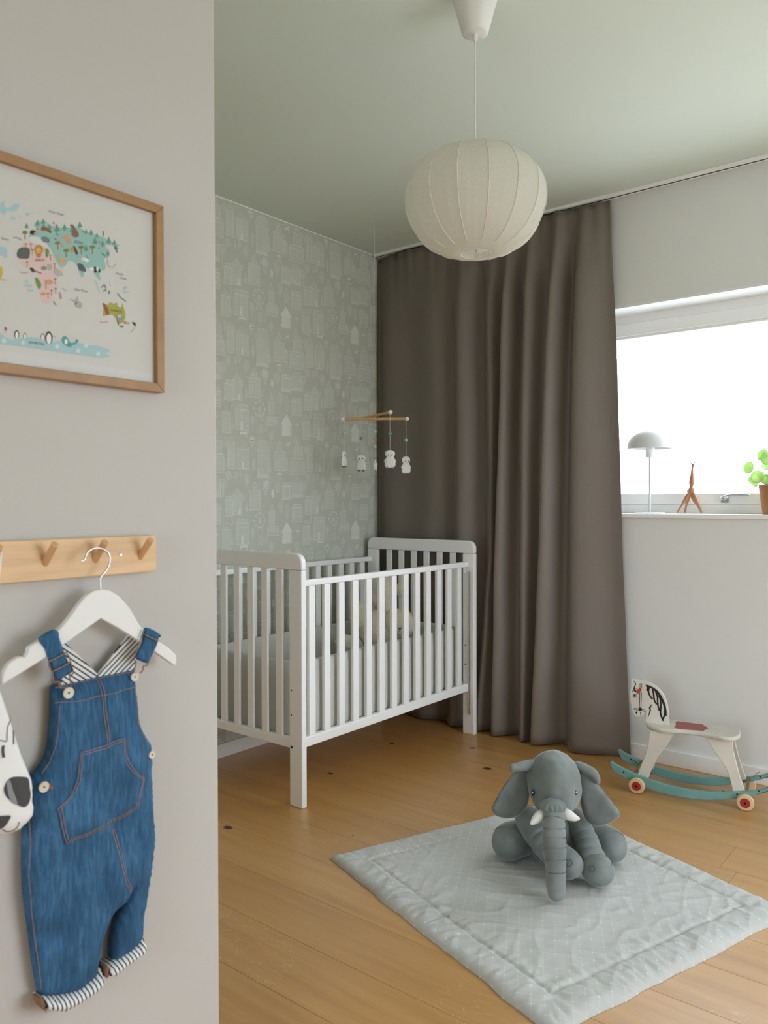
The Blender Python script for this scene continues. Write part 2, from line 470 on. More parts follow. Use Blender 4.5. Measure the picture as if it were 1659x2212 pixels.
# window in view
def window(n, along, face, a0, a1, z0, z1, sgn):
    """along: 'x' (window in wall_back) or 'y' (window in wall_right); face = plane of the frame"""
    def bx(nm, p0, p1, d0, d1, q0, q1, m, par=None, bv=.004, org=None):
        if along == 'x': return box(nm, p0, p1, face + d0, face + d1, q0, q1, m, par, bevel=bv, org=org)
        return box(nm, face + d0, face + d1, p0, p1, q0, q1, m, par, bevel=bv, org=org)
    def ring(nm, a, b, c, d, wl, wb_, wt, d0, d1, par):
        o = B()
        for (p0, p1, q0, q1) in ((a, b, c, c + wb_), (a, b, d - wt, d), (a, a + wl, c + wb_, d - wt), (b - wl, b, c + wb_, d - wt)):
            if along == 'x': o.box(p0, p1, face + d0, face + d1, q0, q1)
            else: o.box(face + d0, face + d1, p0, p1, q0, q1)
        return o.obj(nm, m_trim, par, bevel=.004, smooth=False) if par else o.obj(nm, m_trim, org=((a0 + a1) / 2, face, z0) if along == 'x' else (face, (a0 + a1) / 2, z0), bevel=.004, smooth=False)
    w = struct(ring('window_%d' % n, a0, a1, z0, z1, .05, .041, .05, 0, .08, None))
    s = ring('sash', a0 + .05, a1 - .05, z0 + .041, z1 - .05, .06, .047, .057, -.012, .06, w)
    bx('pane', a0 + .105, a1 - .105, .02, .026, z0 + .083, z1 - .102, m_glass, w, 0)
    b_ = B()
    for (p0, p1, q0, q1) in ((a0 + .108, a1 - .108, z1 - .119, z1 - .107),):
        if along == 'x': b_.box(p0, p1, face - .004, face + .015, q0, q1)
    if along == 'x': b_.obj('glazing_bead', m_trim, w, bevel=.002, smooth=False)
    return w, s
w1, sash1 = window(1, 'x', YW + REC, *WIN, 1)
window(2, 'y', XR + .1, *ADDED_WIN_R, 1)  # out of view, added to bring in light from the right
window(3, 'x', YB - .085, *ADDED_WIN_B, 1)  # out of view, added to soften shadows from behind the camera
rv = B()  # recess lining added, whiter than the wall, to brighten the soffit
rv.box(WIN[0], WIN[1], YW - .0005, YW + REC, WIN[3] - .010, WIN[3]); rv.box(WIN[0], WIN[0] + .010, YW - .0005, YW + REC, WIN[2], WIN[3] - .010); rv.box(WIN[1] - .010, WIN[1], YW - .0005, YW + REC, WIN[2], WIN[3] - .010)
struct(rv.obj('added_reveal_lining', simple('brightening_reveal', (236, 237, 235), .5), org=((WIN[0] + WIN[1]) / 2, YW, WIN[2]), smooth=False))
# handle on the sash
hp = hity(1567, 1081, YW + REC - .012)
hd = B()
hd.box(hp[0] - .016, hp[0] + .014, YW + REC - .020, YW + REC - .012, 1.135, 1.160)
hd.add(*tube(smooth_path([(hp[0] - .008, YW + REC - .02, 1.147), (hp[0] - .008, YW + REC - .05, 1.148), (hp[0] - .002, YW + REC - .056, 1.156), (hp[0] + .03, YW + REC - .058, 1.166), (hp[0] + .105, YW + REC - .058, 1.166)], 24), .0048, 10, True))
hd.obj('window_handle', m_chrome, w1, label='chrome lever handle')
struct(box('trim_2', WIN[0] - .01, WIN[1] + .01, YW - .022, YW + REC + .01, WIN[2] - .018, WIN[2], m_trim, bevel=.003))

# wallpaper print: houses, trees, balloons, a wheel and kiosks repeated over the wall
def wallpaper():
    bm = B()
    wp = lambda x, y: tuple(hitx(460 + x / 4.1475, 400 + y / 4.1475, XW)[1:])
    PU, PV = .5105, .5235
    X0 = XW + .0004
    fills, lines = [], []
    def L(pts, w=.0022, m=1, close=False):
        w *= 1.35
        if close: pts = list(pts) + [pts[0]]
        for a, b in zip(pts, pts[1:]):
            a, b = np.array(a), np.array(b); d = b - a; l = np.linalg.norm(d)
            if l < 1e-6: continue
            d /= l; n = np.array((-d[1], d[0])) * w / 2
            lines.append((m, [a + n - d * w * .3, a - n - d * w * .3, b - n + d * w * .3, b + n + d * w * .3]))
    def Fl(pts, m=0): fills.append((m, [np.array(p) for p in pts]))
    def arc(c, rx, ry, a0=0, a1=360, n=18): return [(c[0] + rx * math.cos(math.radians(a0 + (a1 - a0) * i / n)), c[1] + ry * math.sin(math.radians(a0 + (a1 - a0) * i / n))) for i in range(n + 1)]
    def rect(u0, u1, v0, v1): return [(u0, v0), (u1, v0), (u1, v1), (u0, v1)]
    def R_(x0, x1, y0, y1):
        a, b = wp(x0, (y0 + y1) / 2), wp(x1, (y0 + y1) / 2)
        c, d = wp((x0 + x1) / 2, y1), wp((x0 + x1) / 2, y0)
        return a[0], b[0], c[1], d[1]
    def house(x0, x1, y0, y1, roof, nx, ny, fence=False, door=False, bright=1):
        u0, u1, v0, v1 = R_(x0, x1, y0, y1); w, h = u1 - u0, v1 - v0
        rh = h * (.28 if roof in ('gable', 'dome', 'mansard', 'tent') else .34 if roof == 'spire' else .2)
        vb = v1 - rh
        Fl(rect(u0, u1, v0, vb)); L(rect(u0, u1, v0, vb), close=True)
        c = (u0 + u1) / 2
        if roof == 'dome':
            P = arc((c, vb), w / 2, rh, 0, 180); Fl(P); L(P); L(arc((c, vb), w * .36, rh * .7, 0, 180))
        elif roof == 'mansard':
            P = [(u0 - .006, vb), (u0 + .006, v1 - .006), (u0 + .02, v1), (u1 - .02, v1), (u1 - .006, v1 - .006), (u1 + .006, vb)]; Fl(P); L(P, close=True)
            for i in range(1, 6): L([(u0 + w * i / 6, vb), (u0 + w * (.12 + .76 * i / 6), v1)], .0014)
        elif roof == 'gable':
            P = [(u0 - .004, vb), (c, v1), (u1 + .004, vb)]; Fl(P); L(P, close=True); L([(u0 + .01, vb + .004), (c, v1 - .014), (u1 - .01, vb + .004)], .0014)
        elif roof == 'spire':
            P = [(u0 + w * .25, vb), (u0 + w * .3, v1 - rh * .5), (c, v1), (u1 - w * .3, v1 - rh * .5), (u1 - w * .25, vb)]; Fl(P); L(P)
            L([(u0 + w * .25, vb + rh * .3), (u1 - w * .25, vb + rh * .3)], .0014)
        elif roof == 'arch':
            P = arc((c, vb), w / 2, rh, 0, 180); Fl(P); L(P); L(arc((c, vb - .004), w * .36, rh * .75, 0, 180) , .0014)
            L([(u0 + w * .14, vb), (u0 + w * .14, v0 + .01)], .0014); L([(u1 - w * .14, vb), (u1 - w * .14, v0 + .01)], .0014)
        else:
            L([(u0 - .004, vb), (u1 + .004, vb)], .003, 2); L(rect(u0 + .004, u1 - .004, vb, v1), close=True); Fl(rect(u0 + .004, u1 - .004, vb, v1))
            for i in range(1, 5): L([(u0 + w * i / 5, vb), (u0 + w * i / 5, v1)], .0012)
        L([(u0 - .002, vb), (u1 + .002, vb)], .0028, 1 if bright < 2 else 2)
        cw, chh = w / nx, (vb - v0 - .012) / ny
        for i in range(nx):
            for j in range(ny):
                a, b = u0 + cw * (i + .22), u0 + cw * (i + .78); q0, q1 = v0 + .010 + chh * (j + .18), v0 + .010 + chh * (j + .82)
                if door and j == 0 and i == nx // 2: Fl(rect(a, b, v0, q1), 2); continue
                L(rect(a, b, q0, q1), .0016, close=True); L([((a + b) / 2, q0), ((a + b) / 2, q1)], .0010)
        for j in range(1, ny): L([(u0, v0 + .010 + chh * j), (u1, v0 + .010 + chh * j)], .0011)
        L([(u0 - .003, v0), (u1 + .003, v0)], .0024)
        if fence:
            n = int(w / .006)
            for i in range(n + 1): L([(u0 + w * i / n, v0 - .002), (u0 + w * i / n, v0 + .014)], .0026, 2)
            L([(u0, v0 + .006), (u1, v0 + .006)], .0018, 2)
    def tree(x, y0, y1, w, stem=.3, kind=0, m=0):
        a, b = wp(x, y0), wp(x, y1); h = a[1] - b[1]; ww = (wp(x + w, y0)[0] - a[0])
        ch = h * (1 - stem); c = (a[0], a[1] - ch / 2)
        if kind == 2: P = [(c[0], a[1]), (c[0] - ww * .4, a[1] - ch * .55), (c[0] - ww * .5, a[1] - ch), (c[0] + ww * .5, a[1] - ch), (c[0] + ww * .4, a[1] - ch * .55)]
        else: P = arc(c, ww / 2, ch / 2, 0, 360, 20)[:-1]
        Fl(P, m); L(P, .0015, close=True)
        if stem: L([(c[0], b[1]), (c[0], c[1])], .0022)
        if kind == 1:
            for i in range(4):
                vv = a[1] - ch * (.35 + .15 * i); L([(c[0] - ww * .25, vv + .006), (c[0], vv), (c[0] + ww * .25, vv + .006)], .0012)
    def balloon(x, y, r, m=2):
        c = wp(x, y); rr = wp(x + r, y)[0] - c[0]
        P = arc(c, rr, rr * 1.1, -30, 210, 20) + [(c[0] - rr * .3, c[1] - rr * 1.5), (c[0] + rr * .3, c[1] - rr * 1.5)]
        Fl(P); L(P, .0018, m, close=True)
        for k in (-.45, 0, .45): L([(c[0] + k * rr, c[1] + rr * .9), (c[0] + k * rr * .9, c[1] - rr * .8)], .003, m)
        for k in (-.4, 0, .45): L([(c[0] - rr * .85, c[1] + k * rr), (c[0] + rr * .85, c[1] + k * rr)], .003, m)
        Fl(rect(c[0] - rr * .25, c[0] + rr * .25, c[1] - rr * 2.2, c[1] - rr * 1.8), m)
    # row A
    house(118, 185, 170, 455, 'arch', 2, 4); house(205, 310, 250, 490, 'dome', 3, 3, door=True); balloon(338, 250, 22)
    house(385, 490, 285, 620, 'mansard', 3, 4, fence=True); tree(352, 415, 560, 22, .2, 1); tree(498, 465, 600, 26, .1, 2)
    house(540, 632, 340, 600, 'spire', 3, 3); house(632, 662, 500, 610, 'flat', 1, 2)
    c = wp(585, 480); L(arc(c, .012, .012), .002)
    c = wp(590, 640); Fl(arc(c, .016, .009, 0, 180), 2); L([(c[0], c[1]), (c[0], c[1] - .022)], .003, 2); L([(c[0] - .014, c[1] - .022), (c[0] + .014, c[1] - .022)], .003, 2)
    c = wp(665, 400); Fl([(c[0] - .014, c[1]), (c[0] - .010, c[1] + .010), (c[0] + .004, c[1] + .010), (c[0] + .006, c[1] + .019), (c[0] + .013, c[1] + .016), (c[0] + .009, c[1] + .006), (c[0] + .010, c[1] - .008), (c[0] + .006, c[1] - .008), (c[0] + .003, c[1] + .002), (c[0] - .008, c[1]), (c[0] - .012, c[1] - .008), (c[0] - .016, c[1] - .008)], 2)
    house(715, 795, 400, 540, 'dome', 3, 2); house(685, 815, 545, 690, 'flat', 5, 2); tree(818, 425, 520, 22, .2)
    # row B
    tree(72, 530, 690, 56, .5); tree(128, 470, 560, 52, .1, 1); tree(195, 495, 570, 26, .1); tree(232, 495, 565, 26, .1); tree(290, 545, 660, 46, .2, 1)
    house(98, 165, 700, 880, 'flat', 2, 3); house(170, 248, 655, 890, 'gable', 2, 3, door=True)
    house(315, 415, 625, 890, 'spire', 4, 4); balloon(462, 695, 30); tree(525, 755, 825, 26, 0, 0, 2); tree(568, 700, 830, 46, .3)
    house(612, 690, 730, 880, 'flat', 3, 2, fence=True); house(702, 785, 715, 885, 'dome', 4, 2, fence=True)
    tree(290, 780, 890, 20, .1, 2); tree(440, 840, 900, 20, .2)
    # row C
    house(75, 150, 930, 1170, 'dome', 3, 3, bright=2); house(195, 310, 940, 1170, 'flat', 3, 2, door=True)
    c = wp(410, 1000); r = .034
    L(arc(c, r, r, n=22), .0018, 2); L(arc(c, r * .25, r * .25), .002, 2)
    for k in range(8):
        a = k * math.pi / 4; e = (c[0] + r * math.cos(a), c[1] + r * math.sin(a)); L([c, e], .0014, 2); Fl(arc(e, .0055, .0055, n=8)[:-1], 2)
    L([c, (c[0] - .018, c[1] - .058)], .0026, 2); L([c, (c[0] + .018, c[1] - .058)], .0026, 2)
    house(492, 545, 870, 1120, 'spire', 2, 4); house(478, 578, 1060, 1170, 'dome', 5, 1)
    tree(600, 880, 1010, 44, .2, 1); tree(656, 925, 1060, 38, .05); house(702, 788, 955, 1110, 'flat', 2, 3, bright=2)
    u0, u1, v0, v1 = R_(612, 696, 1085, 1280); cc = (u0 + u1) / 2; vb = v1 - .045
    Fl([(u0 - .008, vb - .006), (cc, v1), (u1 + .008, vb - .006)], 2); Fl(rect(u0 + .004, u1 - .004, v0, vb - .006), 1)
    for k in range(6): L([(u0 + (u1 - u0) * k / 5, v0), (u0 + (u1 - u0) * k / 5, vb)], .002, 2)
    for k in range(8): Fl(rect(u0 + (u1 - u0) * k / 8 + .001, u0 + (u1 - u0) * (k + .6) / 8, v0, v0 + .02), 2)
    tree(345, 1055, 1175, 40, .45, 1); tree(422, 1140, 1230, 44, .1); tree(160, 910, 975, 26, .15); tree(165, 1100, 1150, 26, .1); tree(468, 1170, 1230, 20, .1)
    u0, u1, v0, v1 = R_(232, 300, 1185, 1215); Fl(rect(u0, u1, v0 + .006, v1), 2); L([(u0 + .004, v0 - .006), (u0 + .004, v1)], .003, 2); L([(u1 - .004, v0 - .006), (u1 - .004, v1)], .003, 2)
    tree(515, 1225, 1330, 40, .35, 1); c = wp(750, 1200); Fl(arc(c, .016, .008, 0, 180), 1); L([(c[0], c[1]), (c[0], c[1] - .02)], .002); tree(745, 1290, 1380, 46, .1)
    tree(655, 610, 640, 20, 0); tree(260, 720, 780, 24, .3); tree(808, 760, 900, 40, .45)
    lo, hi, zl, zh = YN + .02, YW - .001, .064, H - .011
    for off, src in ((0.0, fills), (.0003, lines)):
        for du in range(-5, 3):
            for dv in range(-5, 2):
                for i, (m, P) in enumerate(src):
                    Q = [(p[0] + du * PU, p[1] + dv * PV) for p in P]
                    us = [q[0] for q in Q]; vv = [q[1] for q in Q]
                    if max(us) < lo or min(us) > hi or max(vv) < zl or min(vv) > zh: continue
                    if min(us) < lo or max(us) > hi or min(vv) < zl or max(vv) > zh:
                        Q = [(min(max(a, lo), hi), min(max(b, zl), zh)) for a, b in Q]
                    x = X0 + off + m * .0001 + i * (1.2e-6 if src is fills else 1e-7)
                    bm.add([(x, a, b) for a, b in Q], [tuple(range(len(Q)))], m)
    o = bm.obj('wallpaper_print', None, wall_left, mats=[m_print1, m_print2, m_print3], smooth=False)
    o['kind'] = 'stuff'
    o['label'] = 'pale line drawings of houses, trees and balloons printed on the wallpaper'
wallpaper()

# ------------------------------------------------------------------ curtain
def curtain():
    t = NT('curtain_cloth')
    f = t.noise(t.coord('Object', (1, 1, .15)), 900, 2)
    c = np.array(srgb((121, 111, 101))[:3])
    t.base(t.ramp(f, [(.35, tuple(c * .94) + (1,)), (.65, tuple(c * 1.06) + (1,))]))
    t.b.inputs['Roughness'].default_value = .52; t.b.inputs['Sheen Weight'].default_value = .15; t.b.inputs['Sheen Roughness'].default_value = .4
    t.bump(f, .1, .0006)
    m = t.m
    lev = [450, 572, 757, 914, 1223, 1525, 1625]
    cr = [[837, 836, 836, 837, 840, 842, 843], [915, 921, 930, 930, 922, 908, 905], [986, 987, 986, 987, 986, 974, 972],
          [1047, 1050, 1051, 1055, 1056, 1030, 1026], [1088, 1085, 1078, 1074, 1063, 1061, 1061], [1131, 1130, 1127, 1123, 1122, 1123, 1123],
          [1190, 1188, 1176, 1169, 1159, 1146, 1143], [1243, 1242, 1236, 1233, 1232, 1234, 1236]]
    end = [1319, 1321, 1331, 1336, 1346, 1360, 1364]
    depth = [.075, .085, .105, .095, .115, .115, .125, .105]
    NZ, K = 64, 14
    ztop, zbot = 2.478, .003
    V = []; cols = 0
    for iz in range(NZ + 1):
        s = iz / NZ; z = ztop + (zbot - ztop) * s
        # image row of this height on the curtain plane, used once to read the fold positions
        zs = [hity(1100, l, YW - .08)[2] for l in lev]
        def at_z(px_list, d):
            xs = [hity(p, l, YW - d)[0] for p, l in zip(px_list, lev)]
            return float(np.interp(-z, [-a for a in zs], xs))
        top = max(0, 1 - (ztop - z) / .35)              # gathered heading: shallower folds
        hem = max(0, 1 - (z - zbot) / .5)
        crest = [(at_z(c, d) + .010, d * (1 - .45 * top) * (1 + .10 * hem)) for c, d in zip(cr, depth)]
        xe = at_z(end, .04)
        row = []
        # start at the corner
        row += [(XW + .012, YW - .03, z), (XW + .02, YW - .022, z)]
        pts = []
        for i, (x, d) in enumerate(crest):
            x1, d1 = crest[i + 1] if i + 1 < len(crest) else (xe + .09, .04)
            vx = x + (x1 - x) * .60
            vd = .028 + .012 * (i % 2) + .012 * top
            if i == 1: vd = .045
            if i == 0: vx, vd = x + (x1 - x) * .5, .062
            for k in range(K):
                t_ = k / K
                if t_ < .62:
                    q = t_ / .62; e = .5 - .5 * math.cos(math.pi * q); px_ = x + (vx - x) * q; yy = d + (vd - d) * e
                else:
                    q = (t_ - .62) / .38; e = .5 - .5 * math.cos(math.pi * q); px_ = vx + (x1 - vx) * q; yy = vd + (d1 - vd) * e
                pts.append((px_, yy))
        # crest 0 left flank
        x0, d0 = crest[0]
        for k in range(4):
            q = k / 4; row.append((XW + .025 + (x0 - XW - .025) * q, YW - (.022 + (d0 - .022) * (.5 - .5 * math.cos(math.pi * q))), z))
        for (x, d) in pts:
            if x > xe: x = xe + (x - xe) * .02
            d = max(d + .004 * nz((x * 3, z * 1.2), 3.0), .012)
            row.append((x, YW - d, z))
        if top > 0:
            row = [(x, y + .006 * math.sin(x * 95) * (top if z < ztop - .07 else top * 1.3), z) for x, y, z in row]
        if hem > 0:
            row = [(x, y, z + (.004 * hem ** 3) * (1 + nz((x * 9, 0), 1.0))) for x, y, z in row]
        cols = len(row); V += row
    F = []
    for i in range(NZ):
        for j in range(cols - 1):
            a = i * cols + j; F.append((a, a + 1, a + cols + 1, a + cols))
    o = mesh('curtain', V, F, m, None, org=(-2.1, YW - .06, 0), smooth=True, angle=None)
    sd = o.modifiers.new('thickness', 'SOLIDIFY'); sd.thickness = .0015; sd.offset = 0
    tag(o, 'long grey-brown pleated curtain hanging from ceiling to floor beside the window', 'curtain')
    r = thing('curtain_rail', 'slim white curtain track fixed along the ceiling above the window', 'curtain rail', (-.5, YW - .05, H - .012))
    box('track', XW + .01, XR - .01, YW - .068, YW - .030, H - .014, H, m_trim, r, bevel=.002)
    box('slot', XW + .012, XR - .012, YW - .052, YW - .046, H - .0155, H - .0135, m_dark, r, bevel=0)
curtain()

# ------------------------------------------------------------------ pendant lamp
def pendant():
    d = 2.13
    a = CPOS + (FWD + RT * (1027 - CX) / F_PX) * d; x, y = a[0], a[1]
    zc = 1.957
    t = NT('shade_cloth'); t.t.nodes.remove(t.b)
    df = t.n('ShaderNodeBsdfDiffuse'); tr = t.n('ShaderNodeBsdfTranslucent')
    v = t.coord('Object'); f = t.noise(v, 380, 3); cc = t.ramp(f, [(.3, srgb((230, 227, 216))), (.7, srgb((242, 240, 232)))])
    bp = t.n('ShaderNodeBump'); bp.inputs['Strength'].default_value = .25; bp.inputs['Distance'].default_value = .002
    t.l(t.noise(t.coord('Object', (1, 1, .35)), 60, 4), bp.inputs['Height'])
    for s_ in (df, tr): t.l(cc, s_.inputs[0]); t.l(bp.outputs[0], s_.inputs['Normal'])
    mx = t.n('ShaderNodeMixShader'); mx.inputs[0].default_value = .5; t.l(df.outputs[0], mx.inputs[1]); t.l(tr.outputs[0], mx.inputs[2]); t.l(mx.outputs[0], t.out.inputs[0])
    r = thing('pendant_lamp', 'round white fabric pendant lamp with wire ribs hanging from the ceiling', 'lamp', (x, y, zc))
    V, F = capped([(.062, 0), (.0625, -.004), (.060, -.016), (.035, -.106), (.031, -.109)], 40, (x, y, H))
    mesh('ceiling_cup', V, F, m_plastic, r)
    V, F = capped([(.007, 0), (.007, -.012), (.0045, -.02)], 12, (x, y, H - .109)); mesh('cord_grip', V, F, m_plastic, r)
    V, F = tube([(x, y, H - .12), (x, y, 2.2), (x, y, zc + .03)], .0019, 8); mesh('cord', V, F, m_plastic, r)
    N = 15; R, Hh = .188, .152
    prof = []
    for i in range(41):
        ph = math.radians(90 - 17 - (180 - 17 - 12) * i / 40)
        rr = R * max(math.cos(ph), 0) ** .82; prof.append((rr, (Hh if ph < 0 else .122) * math.sin(ph) * (1 + .05 * math.cos(ph))))
    prof[-1] = (.040, prof[-1][1])
    prof += [(.036, prof[-1][1] + .004), (.034, prof[-1][1] + .012)]
    e1 = np.cross((0, 0, 1.0), (0.3, 0.9, 0.1)); e1 /= np.linalg.norm(e1); e2 = np.cross((0, 0, 1.0), e1)
    toward = np.array((-x, -y, 0)) / math.hypot(x, y); side_ = _rt
    dr = toward * math.cos(math.radians(10.3)) + side_ * math.sin(math.radians(10.3)); off = math.atan2(dr @ e2, dr @ e1)
    def mod(th, s):
        w = abs(math.sin(N / 2 * (th - off)))
        sag = 1 - .018 * math.sin(math.pi * min(max(s, 0), 1)) * w
        cr = .006 * nz((math.cos(th) * 3, math.sin(th) * 3, s * 9), 2.2) + .006 * s * s * math.sin(th * 46 + 3 * s) * w + (.05 * max(0, s - .9) * 5 * math.sin(th * 34))
        return sag + cr
    V, F = lathe(prof, 196, (x, y, zc), mod=mod)
    sh = mesh('shade', V, F, t.m, r, angle=None)
    # stitched rib seams
    seam = simple('rib_seam', (222, 219, 208), .9)
    a_ = np.array([x, y, zc])
    e1 = np.cross((0, 0, 1.0), (0.3, 0.9, 0.1)); e1 /= np.linalg.norm(e1); e2 = np.cross((0, 0, 1.0), e1)
    for k in range(N):
        th = off + 2 * math.pi * k / N
        P = [a_ + np.array((0, 0, p[1])) + (e1 * math.cos(th) + e2 * math.sin(th)) * (p[0] * mod(th, i / (len(prof) - 1)) + .0008) for i, p in enumerate(prof[:38])]
        V, F = tube(P, .0013, 6); mesh('rib', V, F, seam, sh)
    # inner ring and lamp holder seen through the bottom opening
    zb = zc + prof[40][1]
    th = np.linspace(0, 2 * math.pi, 49)
    V, F = tube([(x + .041 * math.cos(q), y + .041 * math.sin(q), zb + .001) for q in th], .0016, 6); mesh('wire_ring', V, F, m_plastic, sh)
    V, F = capped([(.016, .07), (.02, .05), (.02, .0), (.012, -.005)], 20, (x, y, zc - .01)); mesh('lamp_holder', V, F, m_plastic, r)
    V, F = capped([(.012, 0), (.014, -.02), (.028, -.05), (.03, -.068), (.022, -.088), (.004, -.096)], 24, (x, y, zc - .015)); mesh('bulb', V, F, simple('opal_bulb', (240, 238, 230), .3), r)
pendant()

# ------------------------------------------------------------------ crib
def crib():
    c = thing('crib', 'white wooden slatted crib against the wallpapered wall', 'crib', (-2.405, 2.69, 0))
    xo, xi = -2.067, -2.743       # outer x of the two long sides
    def end_panel(y0, y1):
        u = lambda a: a
        R = .036; poly = [(xi, .888), (xo, .888)]
        for k in range(9):
            a = math.radians(90 * k / 8); poly.append((xo - R + R * math.cos(a), .950 - R + R * math.sin(a)))
        for k in range(9):
            a = math.radians(90 + 90 * k / 8); poly.append((xi + R + R * math.cos(a), .950 - R + R * math.sin(a)))
        V, F = slab(poly, y0, y1, lambda a, b, w: (a, w, b))
        p = mesh('end_panel', V, [f[::-1] for f in F], m_white, c, smooth=True, angle=.5, bevel=.006, seg=3)
        for (a, b) in ((xo - .066, xo), (xi, xi + .066)):
            box('post', a, b, y0, y1, 0, .8875, m_white, p, bevel=.004)
        box('bottom_rail', xi + .066, xo - .066, y0 + .004, y1 - .004, .215, .251, m_white, p, bevel=.003)
        for k in range(6):
            x = -2.198 - .081 * k
            box('slat', x - .0172, x + .0172, y0 + .008, y1 - .008, .251, .888, m_white, p, bevel=.003)
        return p
    pn = end_panel(2.085, 2.111); pf = end_panel(3.272, 3.298)
    for z, r_ in ((.436, .0035), (.342, .003), (.222, .006)):
        V, F = capped([(r_, 0), (r_ * .8, .0012)], 12, (-2.122, 2.0852, z), (0, -1, 0)); mesh('bolt', V, F, m_dark, pn)
    for z in (.436, .342):
        V, F = capped([(.0035, 0), (.003, .0012)], 12, (-2.118, 3.2722, z), (0, -1, 0)); mesh('bolt', V, F, m_dark, pf)
    def side(x0, x1):
        s = box('side_panel', x0, x1, 2.1115, 3.2715, .822, .847, m_white, c, bevel=.005, seg=3)
        box('bottom_rail', x0, x1, 2.1115, 3.2715, .211, .250, m_white, s, bevel=.005)
        first = None
        for k in range(13):
            y = 2.179 + .0851 * k
            if first is None: first = box('slat', x0 + .004, x1 - .004, y - .0172, y + .0172, .250, .822, m_white, s, bevel=.003)
            else: share(first, s, (0, .0851 * k, 0))
        return s
    sf = side(-2.122, -2.098); side(-2.735, -2.711)
    # drop-side fittings
    for y, sg in ((2.1135, 1), (3.2665, -1)):
        V, F = tube([(-2.108, y + sg * .004, .80), (-2.108, y + sg * .010, .792), (-2.108, y + sg * .016, .795), (-2.108, y + sg * .017, .806), (-2.108, y + sg * .016, .822)], .0035, 8); mesh('catch', V, F, m_plastic, sf)
    V, F = tube([(-2.090, 3.266, .10), (-2.090, 3.266, .80)], .0028, 8); mesh('guide_rod', V, F, m_chrome, pf)
    box('mattress_base', -2.69, -2.128, 2.118, 3.265, .225, .245, m_white, c, bevel=.002)
    # mattress
    mc = simple('cot_sheet', (214, 214, 208), .9, bump=(40, .1, .004))
    o = box('crib_mattress', -2.668, -2.150, 2.136, 3.248, .245, .345, mc, bevel=.025, seg=4, org=(-2.41, 2.69, .245))
    tag(o, 'pale grey sheeted mattress lying low inside the crib', 'mattress')
    # bumper: padded band round the inside
    t = NT('bumper_cloth'); t.base(srgb((206, 206, 198))); t.b.inputs['Roughness'].default_value = .9
    t.bump(t.noise(t.coord('Object', (1, 1, .25)), 22, 3), .12, .008)
    bp = B(); R = .055
    pa = []
    x0, x1, y0, y1 = -2.692, -2.130, 2.124, 3.259
    for cx_, cy_, a0 in ((x1 - R, y1 - R, 0), (x0 + R, y1 - R, 90), (x0 + R, y0 + R, 180), (x1 - R, y0 + R, 270)):
        for k in range(7):
            a = math.radians(a0 + 15 * k); pa.append((cx_ + R * math.cos(a), cy_ + R * math.sin(a), math.cos(a), math.sin(a)))
    pa2 = []
    for i in range(len(pa)):
        p, q = np.array(pa[i]), np.array(pa[(i + 1) % len(pa)]); n = max(1, int(np.linalg.norm((q - p)[:2]) / .03)); pa2 += [p + (q - p) * j / n for j in range(n)]
    n = len(pa2); prof = [(0, .247)] + [(.002, .25 + .27 * k / 8) for k in range(1, 8)] + [(0, .522), (-.005, .530), (-.012, .530), (-.0165, .522)] + [(-.0185, .50 - .20 * k / 5) for k in range(6)]
    V, F = [], []
    for (o_, z) in prof:
        for i, p in enumerate(pa2):
            wv = .0015 * math.sin(p[1] * 55) + .0015 * nz((p[0] * 8, p[1] * 8, z * 4), 1.5)
            V.append((p[0] + p[2] * (o_ + wv - .004), p[1] + p[3] * (o_ + wv - .004), z + (.004 * nz((p[0] * 4, p[1] * 4), 1.0) if z > .4 else 0)))
    for j in range(len(prof) - 1):
        for i in range(n):
            F.append((j * n + i, j * n + (i + 1) % n, (j + 1) * n + (i + 1) % n, (j + 1) * n + i))
    o = mesh('crib_bumper', V, F, t.m, None, org=(-2.41, 2.69, .247), angle=None)
    tag(o, 'pale grey padded bumper band lining the inside of the crib', 'crib bumper')
crib()

